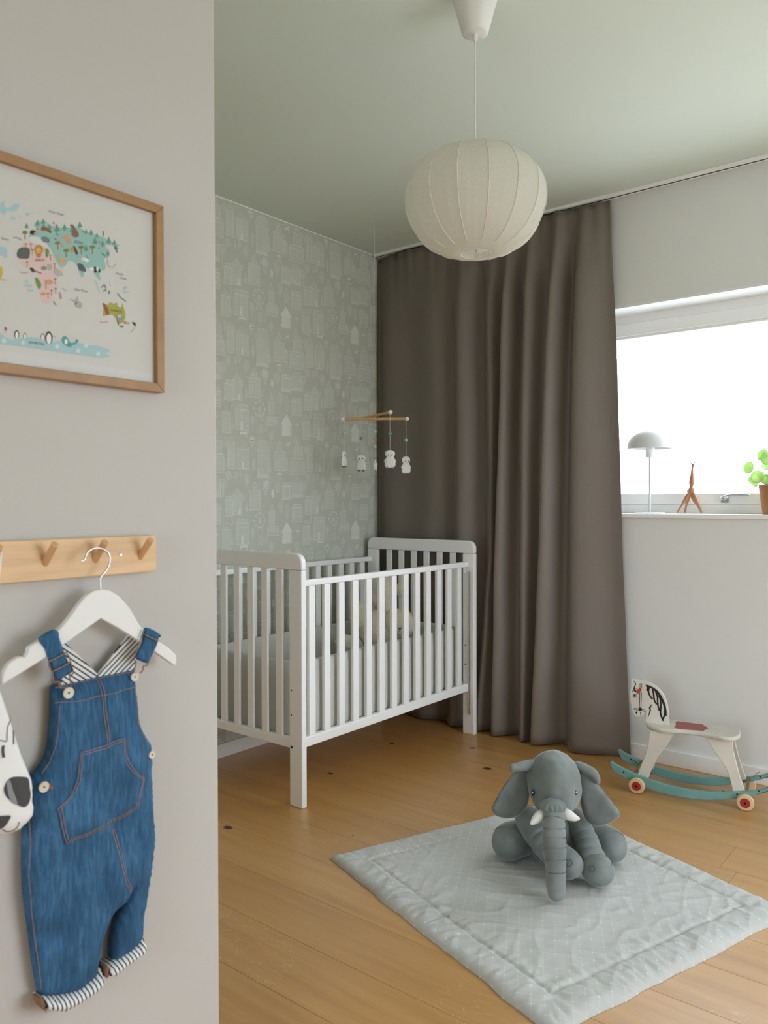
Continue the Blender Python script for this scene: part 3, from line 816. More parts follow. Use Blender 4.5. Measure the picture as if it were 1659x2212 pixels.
# ------------------------------------------------------------------ plush in the crib
def fuzz(V, amp, s, o=0):
    V = np.array(V, float); c = V.mean(0); out = []
    for v in V:
        d = v - c; d /= np.linalg.norm(d) + 1e-9
        out.append(v + d * (amp * nz(v, s, o) + amp * .5 * nz(v, s * 2.7, o + 3)))
    return out
def bunny():
    t = NT('cream_plush'); f = t.noise(t.coord('Object'), 140, 4)
    t.base(t.ramp(f, [(.3, srgb((212, 202, 182))), (.7, srgb((236, 228, 210)))])); t.b.inputs['Roughness'].default_value = 1; t.b.inputs['Sheen Weight'].default_value = .4
    t.bump(f, .6, .006); m = t.m
    cp = lambda x, y, d: deep(700 + x / 4.879, 1180 + y / 4.879, d)
    px = 3.85 / F_PX / 4.879
    b = thing('plush_bunny', 'cream plush bunny slumped at the far end of the crib', 'plush toy', tuple(cp(600, 1080, 3.85)[:2]) + (.345,))
    ax = np.array([RT, FWD, UP])
    def blob(nm, x, y, rx, ry, rd, d, rot=0, o=0):
        a = math.radians(rot); A = np.array([RT * math.cos(a) + UP * math.sin(a), FWD, -RT * math.sin(a) + UP * math.cos(a)])
        V, F = ball(cp(x, y, d), 1, 40, (rx * px, rd, ry * px), A)
        return mesh(nm, fuzz(V, .004, 45, o), F, m, b, angle=None)
    blob('body', 610, 890, 255, 230, .085, 3.87, 0, 1)
    hd = blob('head', 800, 820, 165, 165, .07, 3.82, -20, 2)
    blob('leg', 650, 540, 105, 260, .055, 3.88, 6, 3)
    blob('foot', 812, 455, 52, 82, .035, 3.89, 0, 4)
    blob('ear', 375, 725, 88, 150, .035, 3.84, -14, 5)
    blob('ear', 905, 830, 75, 120, .03, 3.83, 18, 6)
    blob('arm', 260, 1020, 150, 85, .045, 3.82, -8, 7)
    blob('tail', 560, 560, 70, 110, .04, 3.9, 10, 8)
    nc = simple('nose_thread', (92, 58, 44), .8)
    P = [cp(783, 858, 3.735), cp(800, 875, 3.733), cp(818, 852, 3.735)]
    V, F = tube(smooth_path(P, 9), .0022, 6); mesh('nose', V, F, nc, hd)
    V, F = tube(smooth_path([cp(800, 875, 3.735), cp(800, 893, 3.736), cp(786, 903, 3.738)], 7), .0014, 6); mesh('mouth', V, F, nc, hd)
bunny()

# ------------------------------------------------------------------ baby mobile
def mobile():
    d = 3.84
    c0 = deep(810, 905, d); zA = c0[2]
    m = thing('baby_mobile', 'wooden crossbar baby mobile with hanging white penguins above the crib', 'mobile', (c0[0], c0[1], zA))
    wh = simple('white_wood_ball', (236, 236, 230), .5); wb_ = simple('white_felt', (228, 228, 222), .9)
    th = simple('white_thread', (222, 220, 210), .9)
    tq = [simple('mint_bead', (168, 206, 190), .5), simple('teal_bead', (92, 172, 152), .5), simple('coral_bead', (206, 142, 110), .5), simple('cream_bead', (200, 198, 182), .5)]
    ca, sa = math.cos(math.radians(27)), math.sin(math.radians(27))
    f2, r2 = np.array([-math.sin(_yaw), math.cos(_yaw), 0]), _rt
    A = r2 * .151; Bv = (-f2 * ca + r2 * sa) * .158
    Z = np.array([0, 0, 1.0])
    def bar(c, v):
        V, F = tube([c - v, c, c + v], .0065, 14); return mesh('bar', V, F, m_barwood, m)
    barA, barB = bar(c0, A), bar(c0 + Z * .016, Bv)
    V, F = tube([c0 + Z * .004, c0 + Z * .03], .006, 10); mesh('peg', V, F, m_barwood, m)
    V, F = tube([c0 + Z * .02, (c0[0], c0[1], H)], .0007, 6); mesh('hanging_cord', V, F, th, m)
    dark = simple('eye_ink', (40, 40, 42), .6); beak = simple('beak_yellow', (214, 206, 140), .7); grey = simple('feet_grey', (128, 128, 124), .8)
    def penguin(top, zb, rot, s=1.0):
        """flat padded penguin hanging with its head top at zb + height"""
        h_ = .082 * s; ex = r2 * math.cos(rot) + f2 * math.sin(rot); en = np.cross(ex, Z); o = np.array([top[0], top[1], zb - h_])
        half = [(.0, 1.0), (.10, .99), (.19, .955), (.255, .89), (.275, .81), (.255, .71), (.20, .63), (.22, .58), (.27, .50), (.33, .42), (.35, .37), (.31, .37), (.29, .38), (.30, .25), (.28, .14), (.22, .06), (.12, .03), (.04, .05)]
        poly = [(u * h_, v * h_) for u, v in half] + [(-u * h_, v * h_) for u, v in half[::-1] if u > .01]
        fn = lambda u, v, w: o + ex * u + Z * v + en * w
        tp = lambda P, dd: .006 * s * np.sqrt(np.clip(1 - (1 - np.minimum(dd / (.012 * s), 1)) ** 2, 0, 1))
        V, F = pillow(poly[::-1], .0045 * s, tp, fn, lambda P, dd: -tp(P, dd))
        p = mesh('penguin', V, F, wb_, m, angle=None)
        for sg in (-1, 1):
            V, F = ball(fn(sg * .09 * h_, .73 * h_, .0066 * s), .0026 * s, 10); mesh('eye', V, F, dark, p)
            V, F = ball(fn(sg * .13 * h_, .035 * h_, .001), .006 * s, 10, (1.4, 1, .7)); mesh('foot', V, F, grey, p)
        V, F = slab([(-.05 * h_, .66 * h_), (.05 * h_, .66 * h_), (0, .61 * h_)][::-1], .0058 * s, .0085 * s, fn); mesh('beak', V, F, beak, p, smooth=False)
    def strand(e, beads, ztop_item):
        V, F = tube([e, (e[0], e[1], ztop_item - .002)], .0008, 6); mesh('string', V, F, th, m)
        for z, k in beads:
            V, F = ball((e[0], e[1], z), .0085, 14); mesh('bead', V, F, tq[k], m)
    zz = lambda py, dd: CAM_H - (py - 1083.0) / F_PX * dd
    for e, beads, ytop, rot, s, dd in ((c0 - A, ((936, 0),), 973, 1.15, .98, d), (c0 - Bv + Z * .016, ((947, 1),), 981, .05, 1.04, d + .14), (c0 + Bv + Z * .016, ((937, 1),), 972, .08, 1.06, d - .14), (c0 + A, ((951, 0),), 986, .55, 1.06, d)):
        V, F = ball(e + (e - c0 - Z * (e[2] - c0[2])) * .03, .0105, 18); mesh('end_ball', V, F, wh, m)
        strand(e, [(zz(y, dd), k) for y, k in beads], zz(ytop, dd)); penguin(e, zz(ytop, dd), rot, s)
    strand(c0, [(zz(932, d), 0), (zz(949, d), 2), (zz(965, d), 3)], zz(990, d))
    zt = zz(990, d); o = np.array([c0[0], c0[1], zt - .034]); ex = r2 * math.cos(1.2) + f2 * math.sin(1.2); en = np.cross(ex, Z)
    st = [(math.sin(math.pi * k / 5) * (.034 if k % 2 == 0 else .017), math.cos(math.pi * k / 5) * (.034 if k % 2 == 0 else .017)) for k in range(10)]
    tp = lambda P, dd: .006 * np.sqrt(np.clip(1 - (1 - np.minimum(dd / .010, 1)) ** 2, 0, 1))
    V, F = pillow(st, .004, tp, lambda u, v, w: o + ex * u + Z * v + en * w, lambda P, dd: -tp(P, dd)); mesh('star', V, F, wb_, m, angle=None)
mobile()

# ------------------------------------------------------------------ play mat
MAT_TOP = .020
def playmat():
    Lc, Tc, Rc, Bc = (np.array(p) for p in ((-1.712, 1.848), (-1.371, 2.716), (-.479, 2.391), (-.765, 1.525)))
    N = 210
    t = NT('mat_cloth')
    v = t.coord('UV'); sp = t.n('ShaderNodeSeparateXYZ'); t.l(v, sp.inputs[0])
    a = t.v('MULTIPLY', t.v('ADD', sp.outputs[0], sp.outputs[1]), 22.0); b = t.v('MULTIPLY', t.v('SUBTRACT', sp.outputs[0], sp.outputs[1]), 22.0)
    def tri(x): return t.v('ABSOLUTE', t.v('SUBTRACT', t.v('FRACT', x), .5))
    ta, tb = tri(a), tri(b)
    ln = t.v('MAXIMUM', t.v('LESS_THAN', ta, .022), t.v('LESS_THAN', tb, .022))
    dash = t.v('GREATER_THAN', t.v('SINE', t.v('MULTIPLY', t.v('ADD', a, b), 62.0)), -.2)
    dot = t.v('LESS_THAN', t.v('ADD', t.v('MULTIPLY', ta, ta), t.v('MULTIPLY', tb, tb)), .0035)
    pr = t.v('MAXIMUM', t.v('MULTIPLY', t.v('MULTIPLY', ln, dash), .5), dot)
    t.base(t.mix(t.v('MULTIPLY', pr, .8), srgb((192, 192, 186)), srgb((230, 230, 226)))); t.b.inputs['Roughness'].default_value = .85; t.b.inputs['Sheen Weight'].default_value = .2
    t.bump(t.noise(t.coord('Object'), 60, 4), .25, .003)
    V, UV = [], []
    seam = .098
    for j in range(N + 1):
        for i in range(N + 1):
            s, q = i / N, j / N
            # denser near the border
            p = Lc * (1 - s) * (1 - q) + Tc * s * (1 - q) + Rc * s * q + Bc * (1 - s) * q
            e = min(s, 1 - s, q, 1 - q)
            ang_edge = .010 * nz((p[0] * 3.1, p[1] * 3.1), 2.0)
            bl = max(0, 1 - e / .03)
            side = (Tc - Lc) * (1 if s > .5 else -1) / .93 if min(s, 1 - s) < min(q, 1 - q) else (Bc - Lc) * (1 if q > .5 else -1) / .97
            p = p + side * (.006 * bl * nz((p[0] * 11, p[1] * 11), 1.0) + ang_edge * bl * .6)
            h_ = .0145 * math.sqrt(max(0, 1 - (1 - min(e / .030, 1)) ** 2)) + .003 * math.sin(min(e / seam, 1) * math.pi)
            ds = abs(e - seam); inside = e > seam
            sm = .6 + .4 * nz((p[0] * 9, p[1] * 9), 1.0, 3)
            h_ -= .0088 * sm * math.exp(-(ds / .0055) ** 2)
            along = q if min(s, 1 - s) < min(q, 1 - q) else s
            near = max(q, 1 - s)                        # the side towards the viewer is more crumpled
            puck = math.exp(-(ds / .05) ** 2)
            def ridge(u_, v_, o_): return max(0, 1 - 3.2 * abs(nz((u_, v_), 1.0, o_))) ** 2
            cr1 = ridge(p[0] * 5 + p[1] * 3, p[1] * 15 - p[0] * 9, 1.0); cr2 = ridge(p[0] * 9 - p[1] * 4, p[1] * 8 + p[0] * 17, 6.0); cr3 = ridge(along * 30, e * 7, 2.0)
            wv = nz((along * 40, e * 9 + (5 if s > .5 else 0)), 1.0)
            lift = min(1, e / .03)
            h_ += lift * (.0028 * wv * (1.2 if not inside else puck) - .0022 * cr3 * (1 if not inside else puck))
            h_ += lift * (.0034 * cr1 * (.4 + .6 * near) + .0022 * cr2 * near + .0032 * nz((p[0] * 6, p[1] * 6), 1.0) + .0012 * nz((p[0] * 30, p[1] * 30), 1.0))
            V.append((p[0], p[1], max(h_, .0012))); UV.append((s, q))
    F = [(j * (N + 1) + i, j * (N + 1) + i + 1, (j + 1) * (N + 1) + i + 1, (j + 1) * (N + 1) + i) for j in range(N) for i in range(N)]
    F = [f[::-1] for f in F]
    n0 = len(V)
    ring = [i for i in range(N + 1)] + [(j) * (N + 1) + N for j in range(1, N + 1)] + [N * (N + 1) + i for i in range(N - 1, -1, -1)] + [j * (N + 1) for j in range(N - 1, 0, -1)]
    for i in ring: V.append((V[i][0], V[i][1], .0004)); UV.append(UV[i])
    m = len(ring)
    for k in range(m): F.append((ring[k], ring[(k + 1) % m], n0 + (k + 1) % m, n0 + k))
    F.append(tuple(n0 + k for k in range(m)))
    o = mesh('play_mat', V, F, t.m, None, org=(-1.08, 2.12, 0), angle=None)
    uv = o.data.uv_layers.new(name='UVMap')
    for lp in o.data.loops: uv.data[lp.index].uv = UV[lp.vertex_index]
    tag(o, 'square pale grey quilted play mat with fine white lattice on the floor', 'play mat')
playmat()

# ------------------------------------------------------------------ plush elephant
def elephant():
    t = NT('grey_plush'); f = t.noise(t.coord('Object'), 9, 4, .6); f2 = t.noise(t.coord('Object'), 900, 2)
    t.base(t.ramp(f, [(.3, srgb((107, 114, 111))), (.5, srgb((121, 128, 124))), (.7, srgb((136, 143, 139)))]))
    t.b.inputs['Roughness'].default_value = .9; t.b.inputs['Sheen Weight'].default_value = .45; t.b.inputs['Sheen Roughness'].default_value = .35
    t.bump(f2, .15, .001); m = t.m
    t2 = NT('dark_grey_plush'); t2.base(srgb((112, 120, 123))); t2.b.inputs['Roughness'].default_value = .95; t2.b.inputs['Sheen Weight'].default_value = .4
    thread = simple('grey_thread', (74, 82, 86), .9); tuskm = simple('cream_felt', (232, 230, 222), .9)
    e = thing('plush_elephant', 'big grey plush elephant sitting on the quilted play mat', 'plush toy', (-1.13, 2.28, .02))
    px = 2.36 / F_PX
    def soft(V, a=.003, s=14, o=0): return [v + np.array((nz(v, s, o), nz(v, s, o + 5), nz(v, s, o + 9))) * a for v in np.array(V)]
    # body
    V, F = ball(deep(1203, 1800, 2.52), 1, 40, (.100, .115, .118), np.array([RT, FWD, UP]))
    V = [np.array((v[0], v[1], max(v[2], .022))) for v in V]
    mesh('body', soft(V, .010, 12), F, m, e, angle=None)
    # head: dome forehead, cheeks narrowing to the snout
    hc = deep(1196, 1698, 2.375)
    V, F = ball((0, 0, 0), 1, 64); W = []
    for v in V:
        x, y, z = v
        wx = .080 * (1 + .05 * math.sin(z * 2.2)) ; zz_ = z * .106; dd = y * .094
        low = max(0, -z)
        wx *= (1 - .38 * low ** 2.2)
        fy = dd
        if y < 0: fy = dd * (1 - .12 * low) - .034 * math.exp(-((z + .62) / .30) ** 2) * math.exp(-(x / .55) ** 2)
        if y > 0: fy *= .9
        # gathers above the trunk
        g = math.exp(-((z + .52) / .16) ** 2) * math.exp(-(x / .42) ** 2) * (1 if y < 0 else 0)
        fy += .0035 * g * math.sin(x * 42)
        # brow dents
        for bx_ in (-.62, .62): fy += .006 * math.exp(-((x - bx_) / .16) ** 2 - ((z - .12) / .2) ** 2) * (1 if y < 0 else 0)
        W.append(hc + RT * (x * wx) + UP * zz_ + FWD * fy)
    hd = mesh('head', soft(soft(W, .005, 16, 2), .0025, 42, 6), F, m, e, angle=None)
    for sx in (1151.5, 1242.0):
        P = deep(sx, 1713, 2.309); sg = 1 if sx > 1200 else -1
        A = np.array([RT * .8 + FWD * .6 * sg, -FWD * .8 + RT * .6 * sg, UP])
        Pd = P + np.array(A[1]) * 0
        V, F = ball(Pd, 1, 18, (.0050, .0050, .0095), A); ey = mesh('eye', V, F, simple('eye_black', (28, 32, 34), .15), hd)
        V, F = ball(Pd + A[1] * .0042 + UP * .003, .0017, 8); mesh('glint', V, F, tuskm, ey)
    # trunk
    pts = [(1196, 1750, 2.315, .028), (1196, 1758, 2.275, .031), (1196, 1776, 2.252, .0315), (1197, 1800, 2.242, .0328), (1198, 1830, 2.233, .0335), (1200, 1862, 2.226, .030), (1201, 1890, 2.220, .0275), (1201, 1915, 2.216, .0272), (1202, 1927, 2.214, .026)]
    Q = smooth_path([tuple(deep(a, b, d)) + (r,) for a, b, d, r in pts], 120)
    ys = np.interp(np.linspace(0, 8, 120), range(9), [p_[1] for p_ in pts])
    R = Q[:, 3].copy()
    seams = (1773, 1790, 1809, 1829, 1855, 1882)
    for s_ in seams: R *= 1 - .10 * np.exp(-((ys - s_) / 2.0) ** 2)
    V, F = tube(Q[:, :3], R, 28, True); tr = mesh('trunk', soft(V, .002, 20), F, m, e, angle=None)
    for s_ in seams:
        k = int(np.argmin(abs(ys - s_))); T = Q[k + 1, :3] - Q[k - 1, :3]; T /= np.linalg.norm(T); a1 = np.cross(T, RT); a1 /= np.linalg.norm(a1); a2 = np.cross(T, a1)
        P = [Q[k, :3] + (a1 * math.cos(q) + a2 * math.sin(q)) * R[k] * .99 for q in np.linspace(0, 2 * math.pi, 33)]
        V, F = tube(P, .0011, 5); mesh('seam', V, F, thread, tr, angle=None)
    # gathered snout band over the root of the trunk
    V, F = ball((0, 0, 0), 1, 72); W = []
    sc_ = deep(1194, 1741, 2.272)
    for v in V:
        x, y, z = v; g = .5 + .5 * math.sin(math.atan2(x, -y) * 15 + 2.2 * nz((x * 2, z * 2), 1.0))
        k = 1 + (-.11 * (1 - g)) * (1 - z * z) * (1 if y < .2 else 0)
        W.append(sc_ + RT * x * .039 * k + FWD * y * .034 * k + UP * z * .0195)
    mesh('snout', W, F, m, hd, angle=None)
    # legs
    def limb(nm, P, rings=()):
        n = 60; Q = smooth_path([tuple(deep(a, b, d)) + (r,) for a, b, d, r in P], n)
        ss = np.linspace(0, 1, n); R = Q[:, 3].copy()
        for s_ in rings: R *= 1 - .10 * np.exp(-((ss - s_) / .020) ** 2)
        C3 = Q[:, :3].copy()
        for i in range(n): C3[i, 2] = max(C3[i, 2], .0215 + R[i] * .92)
        V, F = tube(C3, R, 28, True)
        V = [np.array((v[0], v[1], max(v[2], .0215))) for v in V]
        return mesh(nm, soft(V, .003, 15, len(nm)), F, m, e, angle=None)
    a = limb('front_leg', [(1244, 1770, 2.45, .036), (1262, 1806, 2.41, .037), (1275, 1842, 2.36, .039), (1288, 1873, 2.325, .046), (1292, 1884, 2.31, .047)], (.25, .38, .5, .62))
    b = limb('front_leg', [(1142, 1770, 2.46, .042), (1165, 1806, 2.41, .042), (1192, 1838, 2.36, .042), (1222, 1862, 2.325, .042), (1230, 1868, 2.315, .041)], (.3, .42, .55))
    h1 = limb('hind_leg', [(1165, 1822, 2.56, .050), (1130, 1822, 2.52, .054), (1106, 1822, 2.49, .057), (1100, 1824, 2.48, .055)])
    h2 = limb('hind_leg', [(1250, 1820, 2.56, .050), (1290, 1822, 2.51, .052), (1312, 1828, 2.48, .053), (1318, 1832, 2.465, .051)])
    def nail(par, c, d, ex_, up_, r=.009):
        P = [deep(c[0], c[1], d) + ex_ * r * math.cos(q) + up_ * r * 1.15 * math.sin(q) for q in np.linspace(0, 2 * math.pi, 17)]
        V, F = tube(P, .0011, 5); mesh('nail_stitch', V, F, thread, par)
    nail(a, (1317, 1866), 2.292, RT * .8 + FWD * .5, UP * .5 + FWD * .75); nail(a, (1278, 1876), 2.268, RT, UP * .7 + FWD * .6)
    nail(b, (1229, 1864), 2.272, RT, UP * .8 + FWD * .5)
    nail(h2, (1332, 1812), 2.435, RT * .8 + FWD * .5, UP * .6 + FWD * .6)
    # ears
    def ear(poly, d0, tilt, seed):
        cxx = np.mean([p[0] for p in poly])
        def fn(u, v, w):
            dd = d0 + tilt * (u - cxx) / 100.0 + .02 * math.sin((v - 1640) / 60.0)
            return deep(u, v, dd - w)
        tp = lambda P, dd: .013 * np.sqrt(np.clip(1 - (1 - np.minimum(dd / 14, 1)) ** 2, 0, 1)) + np.array([.004 * nz((p[0] / 26, p[1] / 26), 1.0, seed) for p in P]) * np.minimum(dd / 8, 1)
        V, F = pillow(smooth_poly(poly), 4.0, tp, fn, lambda P, dd: -.010 * np.sqrt(np.clip(1 - (1 - np.minimum(dd / 14, 1)) ** 2, 0, 1)))
        return mesh('ear', V, F, m, e, angle=None)
    el = ear([(1147, 1648), (1128, 1655), (1108, 1672), (1088, 1697), (1069, 1730), (1063, 1748), (1072, 1762), (1098, 1768), (1122, 1762), (1138, 1742), (1144, 1715), (1148, 1680)], 2.372, .06, 1)
    er = ear([(1246, 1655), (1262, 1662), (1280, 1680), (1300, 1704), (1322, 1732), (1340, 1757), (1330, 1770), (1305, 1783), (1282, 1783), (1264, 1768), (1254, 1735), (1247, 1690)], 2.365, -.05, 2)
    # rolled upper rims of the ears
    for par, P in ((el, [(1148, 1650, 2.375, .014), (1134, 1654, 2.365, .015), (1120, 1657, 2.355, .013), (1109, 1659, 2.35, .0125), (1107, 1661, 2.35, .011)]), (er, [(1247, 1652, 2.375, .012), (1264, 1660, 2.365, .014), (1279, 1668, 2.358, .013), (1288, 1680, 2.36, .011), (1291, 1688, 2.37, .007)])):
        Q = smooth_path([tuple(deep(a_, b_, d)) + (r,) for a_, b_, d, r in P], 24); V, F = tube(Q[:, :3], Q[:, 3], 16, True); mesh('ear_fold', soft(V, .003, 25), F, m, par, angle=None)
    # tusks
    for P in ([(1176, 1757, 2.285, .0145), (1166, 1763, 2.272, .0155), (1156, 1772, 2.262, .012), (1149, 1778, 2.256, .006)], [(1214, 1756, 2.285, .0145), (1226, 1760, 2.272, .0155), (1240, 1766, 2.262, .011), (1248, 1768, 2.258, .006)]):
        Q = smooth_path([tuple(deep(a_, b_, d)) + (r,) for a_, b_, d, r in P], 16); V, F = tube(Q[:, :3], Q[:, 3], 16, True); mesh('tusk', V, F, tuskm, e, angle=None, label='cream tusk')
def smooth_poly(poly, n=None):
    P = list(poly); m = len(P); out = []
    A = np.array(P, float)
    for i in range(m):
        p0, p1, p2, p3 = A[i - 1], A[i], A[(i + 1) % m], A[(i + 2) % m]
        for t in (0, .25, .5, .75):
            out.append(tuple(0.5 * (2 * p1 + (p2 - p0) * t + (2 * p0 - 5 * p1 + 4 * p2 - p3) * t * t + (3 * p1 - p0 - 3 * p2 + p3) * t ** 3)))
    # counter-clockwise
    a = sum(out[i][0] * out[(i + 1) % len(out)][1] - out[(i + 1) % len(out)][0] * out[i][1] for i in range(len(out)))
    return out
elephant()

# ------------------------------------------------------------------ rocking horse
def rocking_horse():
    O = np.array([-.9664, 3.0460, 0]); an = math.radians(11.925)
    ex, ey, ez = np.array([math.cos(an), math.sin(an), 0]), np.array([-math.sin(an), math.cos(an), 0]), np.array([0, 0, 1.0])
    W = lambda u, v, w: O + ex * u + ez * v + ey * w
    h = thing('rocking_horse', 'white wooden rocking horse with teal rockers and small wheels beside the wall', 'rocking horse', tuple(O + ey * .11))
    cream = simple('horse_white_paint', (216, 211, 198), .45, bump=(40, .04, .003), vary=6); teal = simple('teal_paint', (112, 162, 157), .5, vary=8)
    red = simple('red_paint', (172, 46, 44), .4); tyre = simple('wheel_birch', (222, 196, 152), .5); brick = simple('saddle_red', (164, 92, 82), .6)
    brass = simple('brass_fitting', (150, 120, 62), .35, .8)
    top = lambda u: .041 + .725 * u * u * (1 if u < 0 else .93) + .012 * (u / .3) ** 2 * 0
    bot = lambda u: .007 + .85 * (u + .02) ** 2
    us = np.linspace(-.300, .345, 40)
    poly = [(u, bot(u)) for u in us[1:]] + [(.345, top(.345) - .008), (.335, top(.335))] + [(u, top(u)) for u in us[-2:1:-1]] + [(-.294, .107), (-.300, .100)]
    rock = []
    for y0 in (.020, .190):
        V, F = slab(poly, y0, y0 + .016, W); o = mesh('rocker', V, [f[::-1] for f in F], teal, h, bevel=.002, angle=.5); rock.append(o)
        for u in (-.245, -.18, .165, .238):
            V, F = capped([(.0032, 0), (.0026, .001)], 10, W(u, (top(u) + bot(u)) / 2 + .004, y0 - .0002), -ey); mesh('screw', V, F, m_dark, o)
    for y0, sgn in ((.0, 1), (.210, 1)):
        for u in (-.193, .193):
            V, F = capped([(.020, -.001), (.028, .0), (.0305, .004), (.0305, .014), (.028, .018), (.020, .019)], 36, W(u, .0306, y0), ey); w = mesh('wheel', V, F, tyre, h)
            s0 = -.0025 if y0 < .1 else .0185
            V, F = capped([(.0165, s0 + .0), (.0175, s0 + .001), (.0175, s0 + .004)], 28, W(u, .0306, y0), ey); mesh('hub', V, F, red, w, label='red hub disc')
            V, F = capped([(.0042, 0), (.0030, -.0022)], 12, W(u, .0306, y0 + s0), ey); mesh('axle', V, F, m_dark, w)
    legF = [(-.150, .243), (-.052, .243), (-.061, .238), (-.074, .214), (-.088, .190), (-.103, .168), (-.118, .147), (-.132, .118), (-.143, .090), (-.152, .062), (-.155, .050), (-.197, .060), (-.185, .096), (-.172, .130), (-.163, .156), (-.155, .195)]
    legB = [(.046, .243), (.148, .243), (.150, .205), (.160, .164), (.172, .118), (.184, .082), (.191, .060), (.149, .047), (.146, .070), (.136, .112), (.125, .136), (.112, .157), (.096, .178), (.081, .198), (.066, .225)]
    for pl in (legF, legB):
        for y0, lean in ((.036, .012), (.174, -.012)):
            f = lambda u, v, w, lean=lean: W(u, v, w + lean * (v - .05) / .2)
            V, F = slab(pl[::-1], y0, y0 + .015, f); mesh('leg', V, F, cream, h, bevel=.002, angle=.5)
    # cross dowels, hinge links
    for u, z in ((-.205, .062), (.197, .060)):
        V, F = tube([W(u, z, .036), W(u, z, .19)], .006, 12); mesh('dowel', V, F, brass, h)
    for u0, z0, u1, z1 in ((-.247, .082, -.206, .062), (.235, .095, .199, .062)):
        for yy in (.186,):
            V, F = tube([W(u0, z0, yy), W(u1, z1, yy)], .0035, 8, flat=.4); mesh('hinge_link', V, F, m_chrome, h)
    # seat
    out = [(-.168, .10), (-.166, .13), (-.150, .165), (-.115, .187), (-.075, .188), (-.03, .178), (.02, .175), (.065, .182), (.105, .197), (.140, .196), (.163, .172), (.172, .135), (.172, .085), (.163, .048), (.140, .024), (.105, .023), (.065, .038), (.02, .045), (-.03, .042), (-.075, .032), (-.115, .033), (-.150, .055), (-.166, .075)]
    V, F = slab(smooth_poly(out)[::-1], .243, .260, lambda u, v, w: W(u, w, v)); seat = mesh('seat', V, F, cream, h, bevel=.006, seg=3, angle=.5)
    c7 = lambda x, y: (1300 + x / 4.6212, 1440 + y / 4.6212)
    def onseat(x, y):
        P = hitz(*c7(x, y), .2602) - O; return (P @ ex, P @ ey)
    sp = [(735, 555), (760, 546), (1010, 578), (1022, 592), (1050, 603), (1062, 617), (1030, 630), (1010, 645), (990, 640), (745, 618), (725, 600), (742, 580)]
    sq = [onseat(*p) for p in sp]; V, F = slab(sq, .2602, .2606, lambda u, v, w: W(u, w, v)); mesh('saddle_print', V, F, brick, seat, smooth=False, label='worn red painted saddle patch')
    # head board with printed face
    hy = .095
    cz = lambda x, y: (1340 + x / 11.85, 1450 + y / 11.85)
    n0 = O + ey * hy
    def hb(x, y):
        P = hit(*cz(x, y), n0, ey) - O; return (P @ ex, P[2])
    ol = [(290, 200), (420, 225), (560, 255), (720, 300), (850, 365), (960, 450), (1060, 560), (1130, 680), (1180, 820), (1215, 980), (1225, 1130), (1235, 1350), (1235, 1420), (700, 1420), (650, 1280), (655, 1180), (665, 1090), (655, 990), (640, 1040), (610, 1100), (560, 1150), (480, 1165), (400, 1150), (345, 1090), (310, 990), (280, 880), (262, 740), (255, 600), (262, 480), (285, 380), (305, 320), (285, 270), (283, 220)]
    hp = [hb(*p) for p in ol]
    V, F = slab(smooth_poly(hp), hy, hy + .022, W); head = mesh('head', V, [f[::-1] for f in F], cream, h, bevel=.003, angle=.5)
    pr = B(); rd = B()
    def fl(P, b=pr, off=.0004): V, F = slab([hb(*p) for p in P], hy - off, hy - .0001, W); b.add(V, F)
    def ln(P, w=14, n=14): V, F = strip([hb(*p) for p in smooth_path(P, n)], w * .000148, W, hy - .0004); pr.add(V, F)
    # mane
    fl([(648, 342), (720, 355), (850, 415), (960, 500), (1050, 620), (1120, 760), (1165, 900), (1185, 1020), (1188, 1160), (1150, 1130), (1105, 1190), (1115, 1130), (1120, 980), (1095, 860), (1045, 740), (1000, 640), (940, 560), (870, 500), (770, 420), (700, 510), (660, 495), (672, 420)])
    for P in ([(735, 420), (720, 510), (745, 600), (790, 670), (830, 715)], [(820, 455), (850, 560), (860, 660), (880, 760), (935, 850)], [(905, 520), (950, 640), (955, 760), (970, 900), (1005, 1015)], [(985, 610), (1030, 760), (1035, 920), (1030, 1080), (1075, 1230)], [(1130, 1130), (1110, 1180), (1090, 1230), (1095, 1275)]): ln(P, 44)
    fl([(795, 840), (805, 870), (775, 950), (785, 1010), (760, 1080), (720, 1160), (712, 1200), (710, 1150), (735, 1070), (750, 1000), (730, 925), (770, 890)])
    for x in (500, 542): ln([(x + 6, 310), (x + 4, 430)], 15, 3); ln([(x - 2, 540), (x - 14, 950)], 17, 3)
    for dy in (0, 36): ln([(345, 940 + dy), (490, 962 + dy), (630, 990 + dy)], 13, 5)
    fl([(512 + 45 * math.cos(q), 975 + 48 * math.sin(q)) for q in np.linspace(0, 2 * math.pi, 15)[:-1]])
    fl([(365, 1025), (390, 1045), (420, 1020), (435, 1060), (420, 1095), (395, 1075)]); ln([(520, 1040), (528, 1135)], 20, 3); ln([(650, 1020), (615, 1150)], 8, 3)
    ln([(345, 255), (400, 325), (365, 380), (340, 460), (310, 525)], 18); fl([(370, 360), (345, 500), (400, 540), (430, 520), (375, 470)])
    for k in range(3): ln([(365, 440 + 26 * k), (430, 455 + 26 * k), (470, 500)], 9)
    for P in ([(318, 615), (360, 595), (420, 605)], [(318, 615), (355, 648), (410, 615)], [(330, 655), (370, 672), (415, 645)]): ln(P, 13)
    fl([(365 + 20 * math.cos(q), 617 + 20 * math.sin(q)) for q in np.linspace(0, 2 * math.pi, 11)[:-1]])
    pr.obj('face_print', m_black, head, smooth=False, label='black painted mane, bridle and eye')
    rp = [(395, 530), (480, 430), (540, 425), (550, 480), (520, 520), (450, 580)]
    V, F = slab([hb(*p) for p in rp], hy - .0008, hy - .0003, W); mesh('bow_print', V, F, simple('bow_red', (190, 62, 56), .6), head, smooth=False, label='red painted bow')
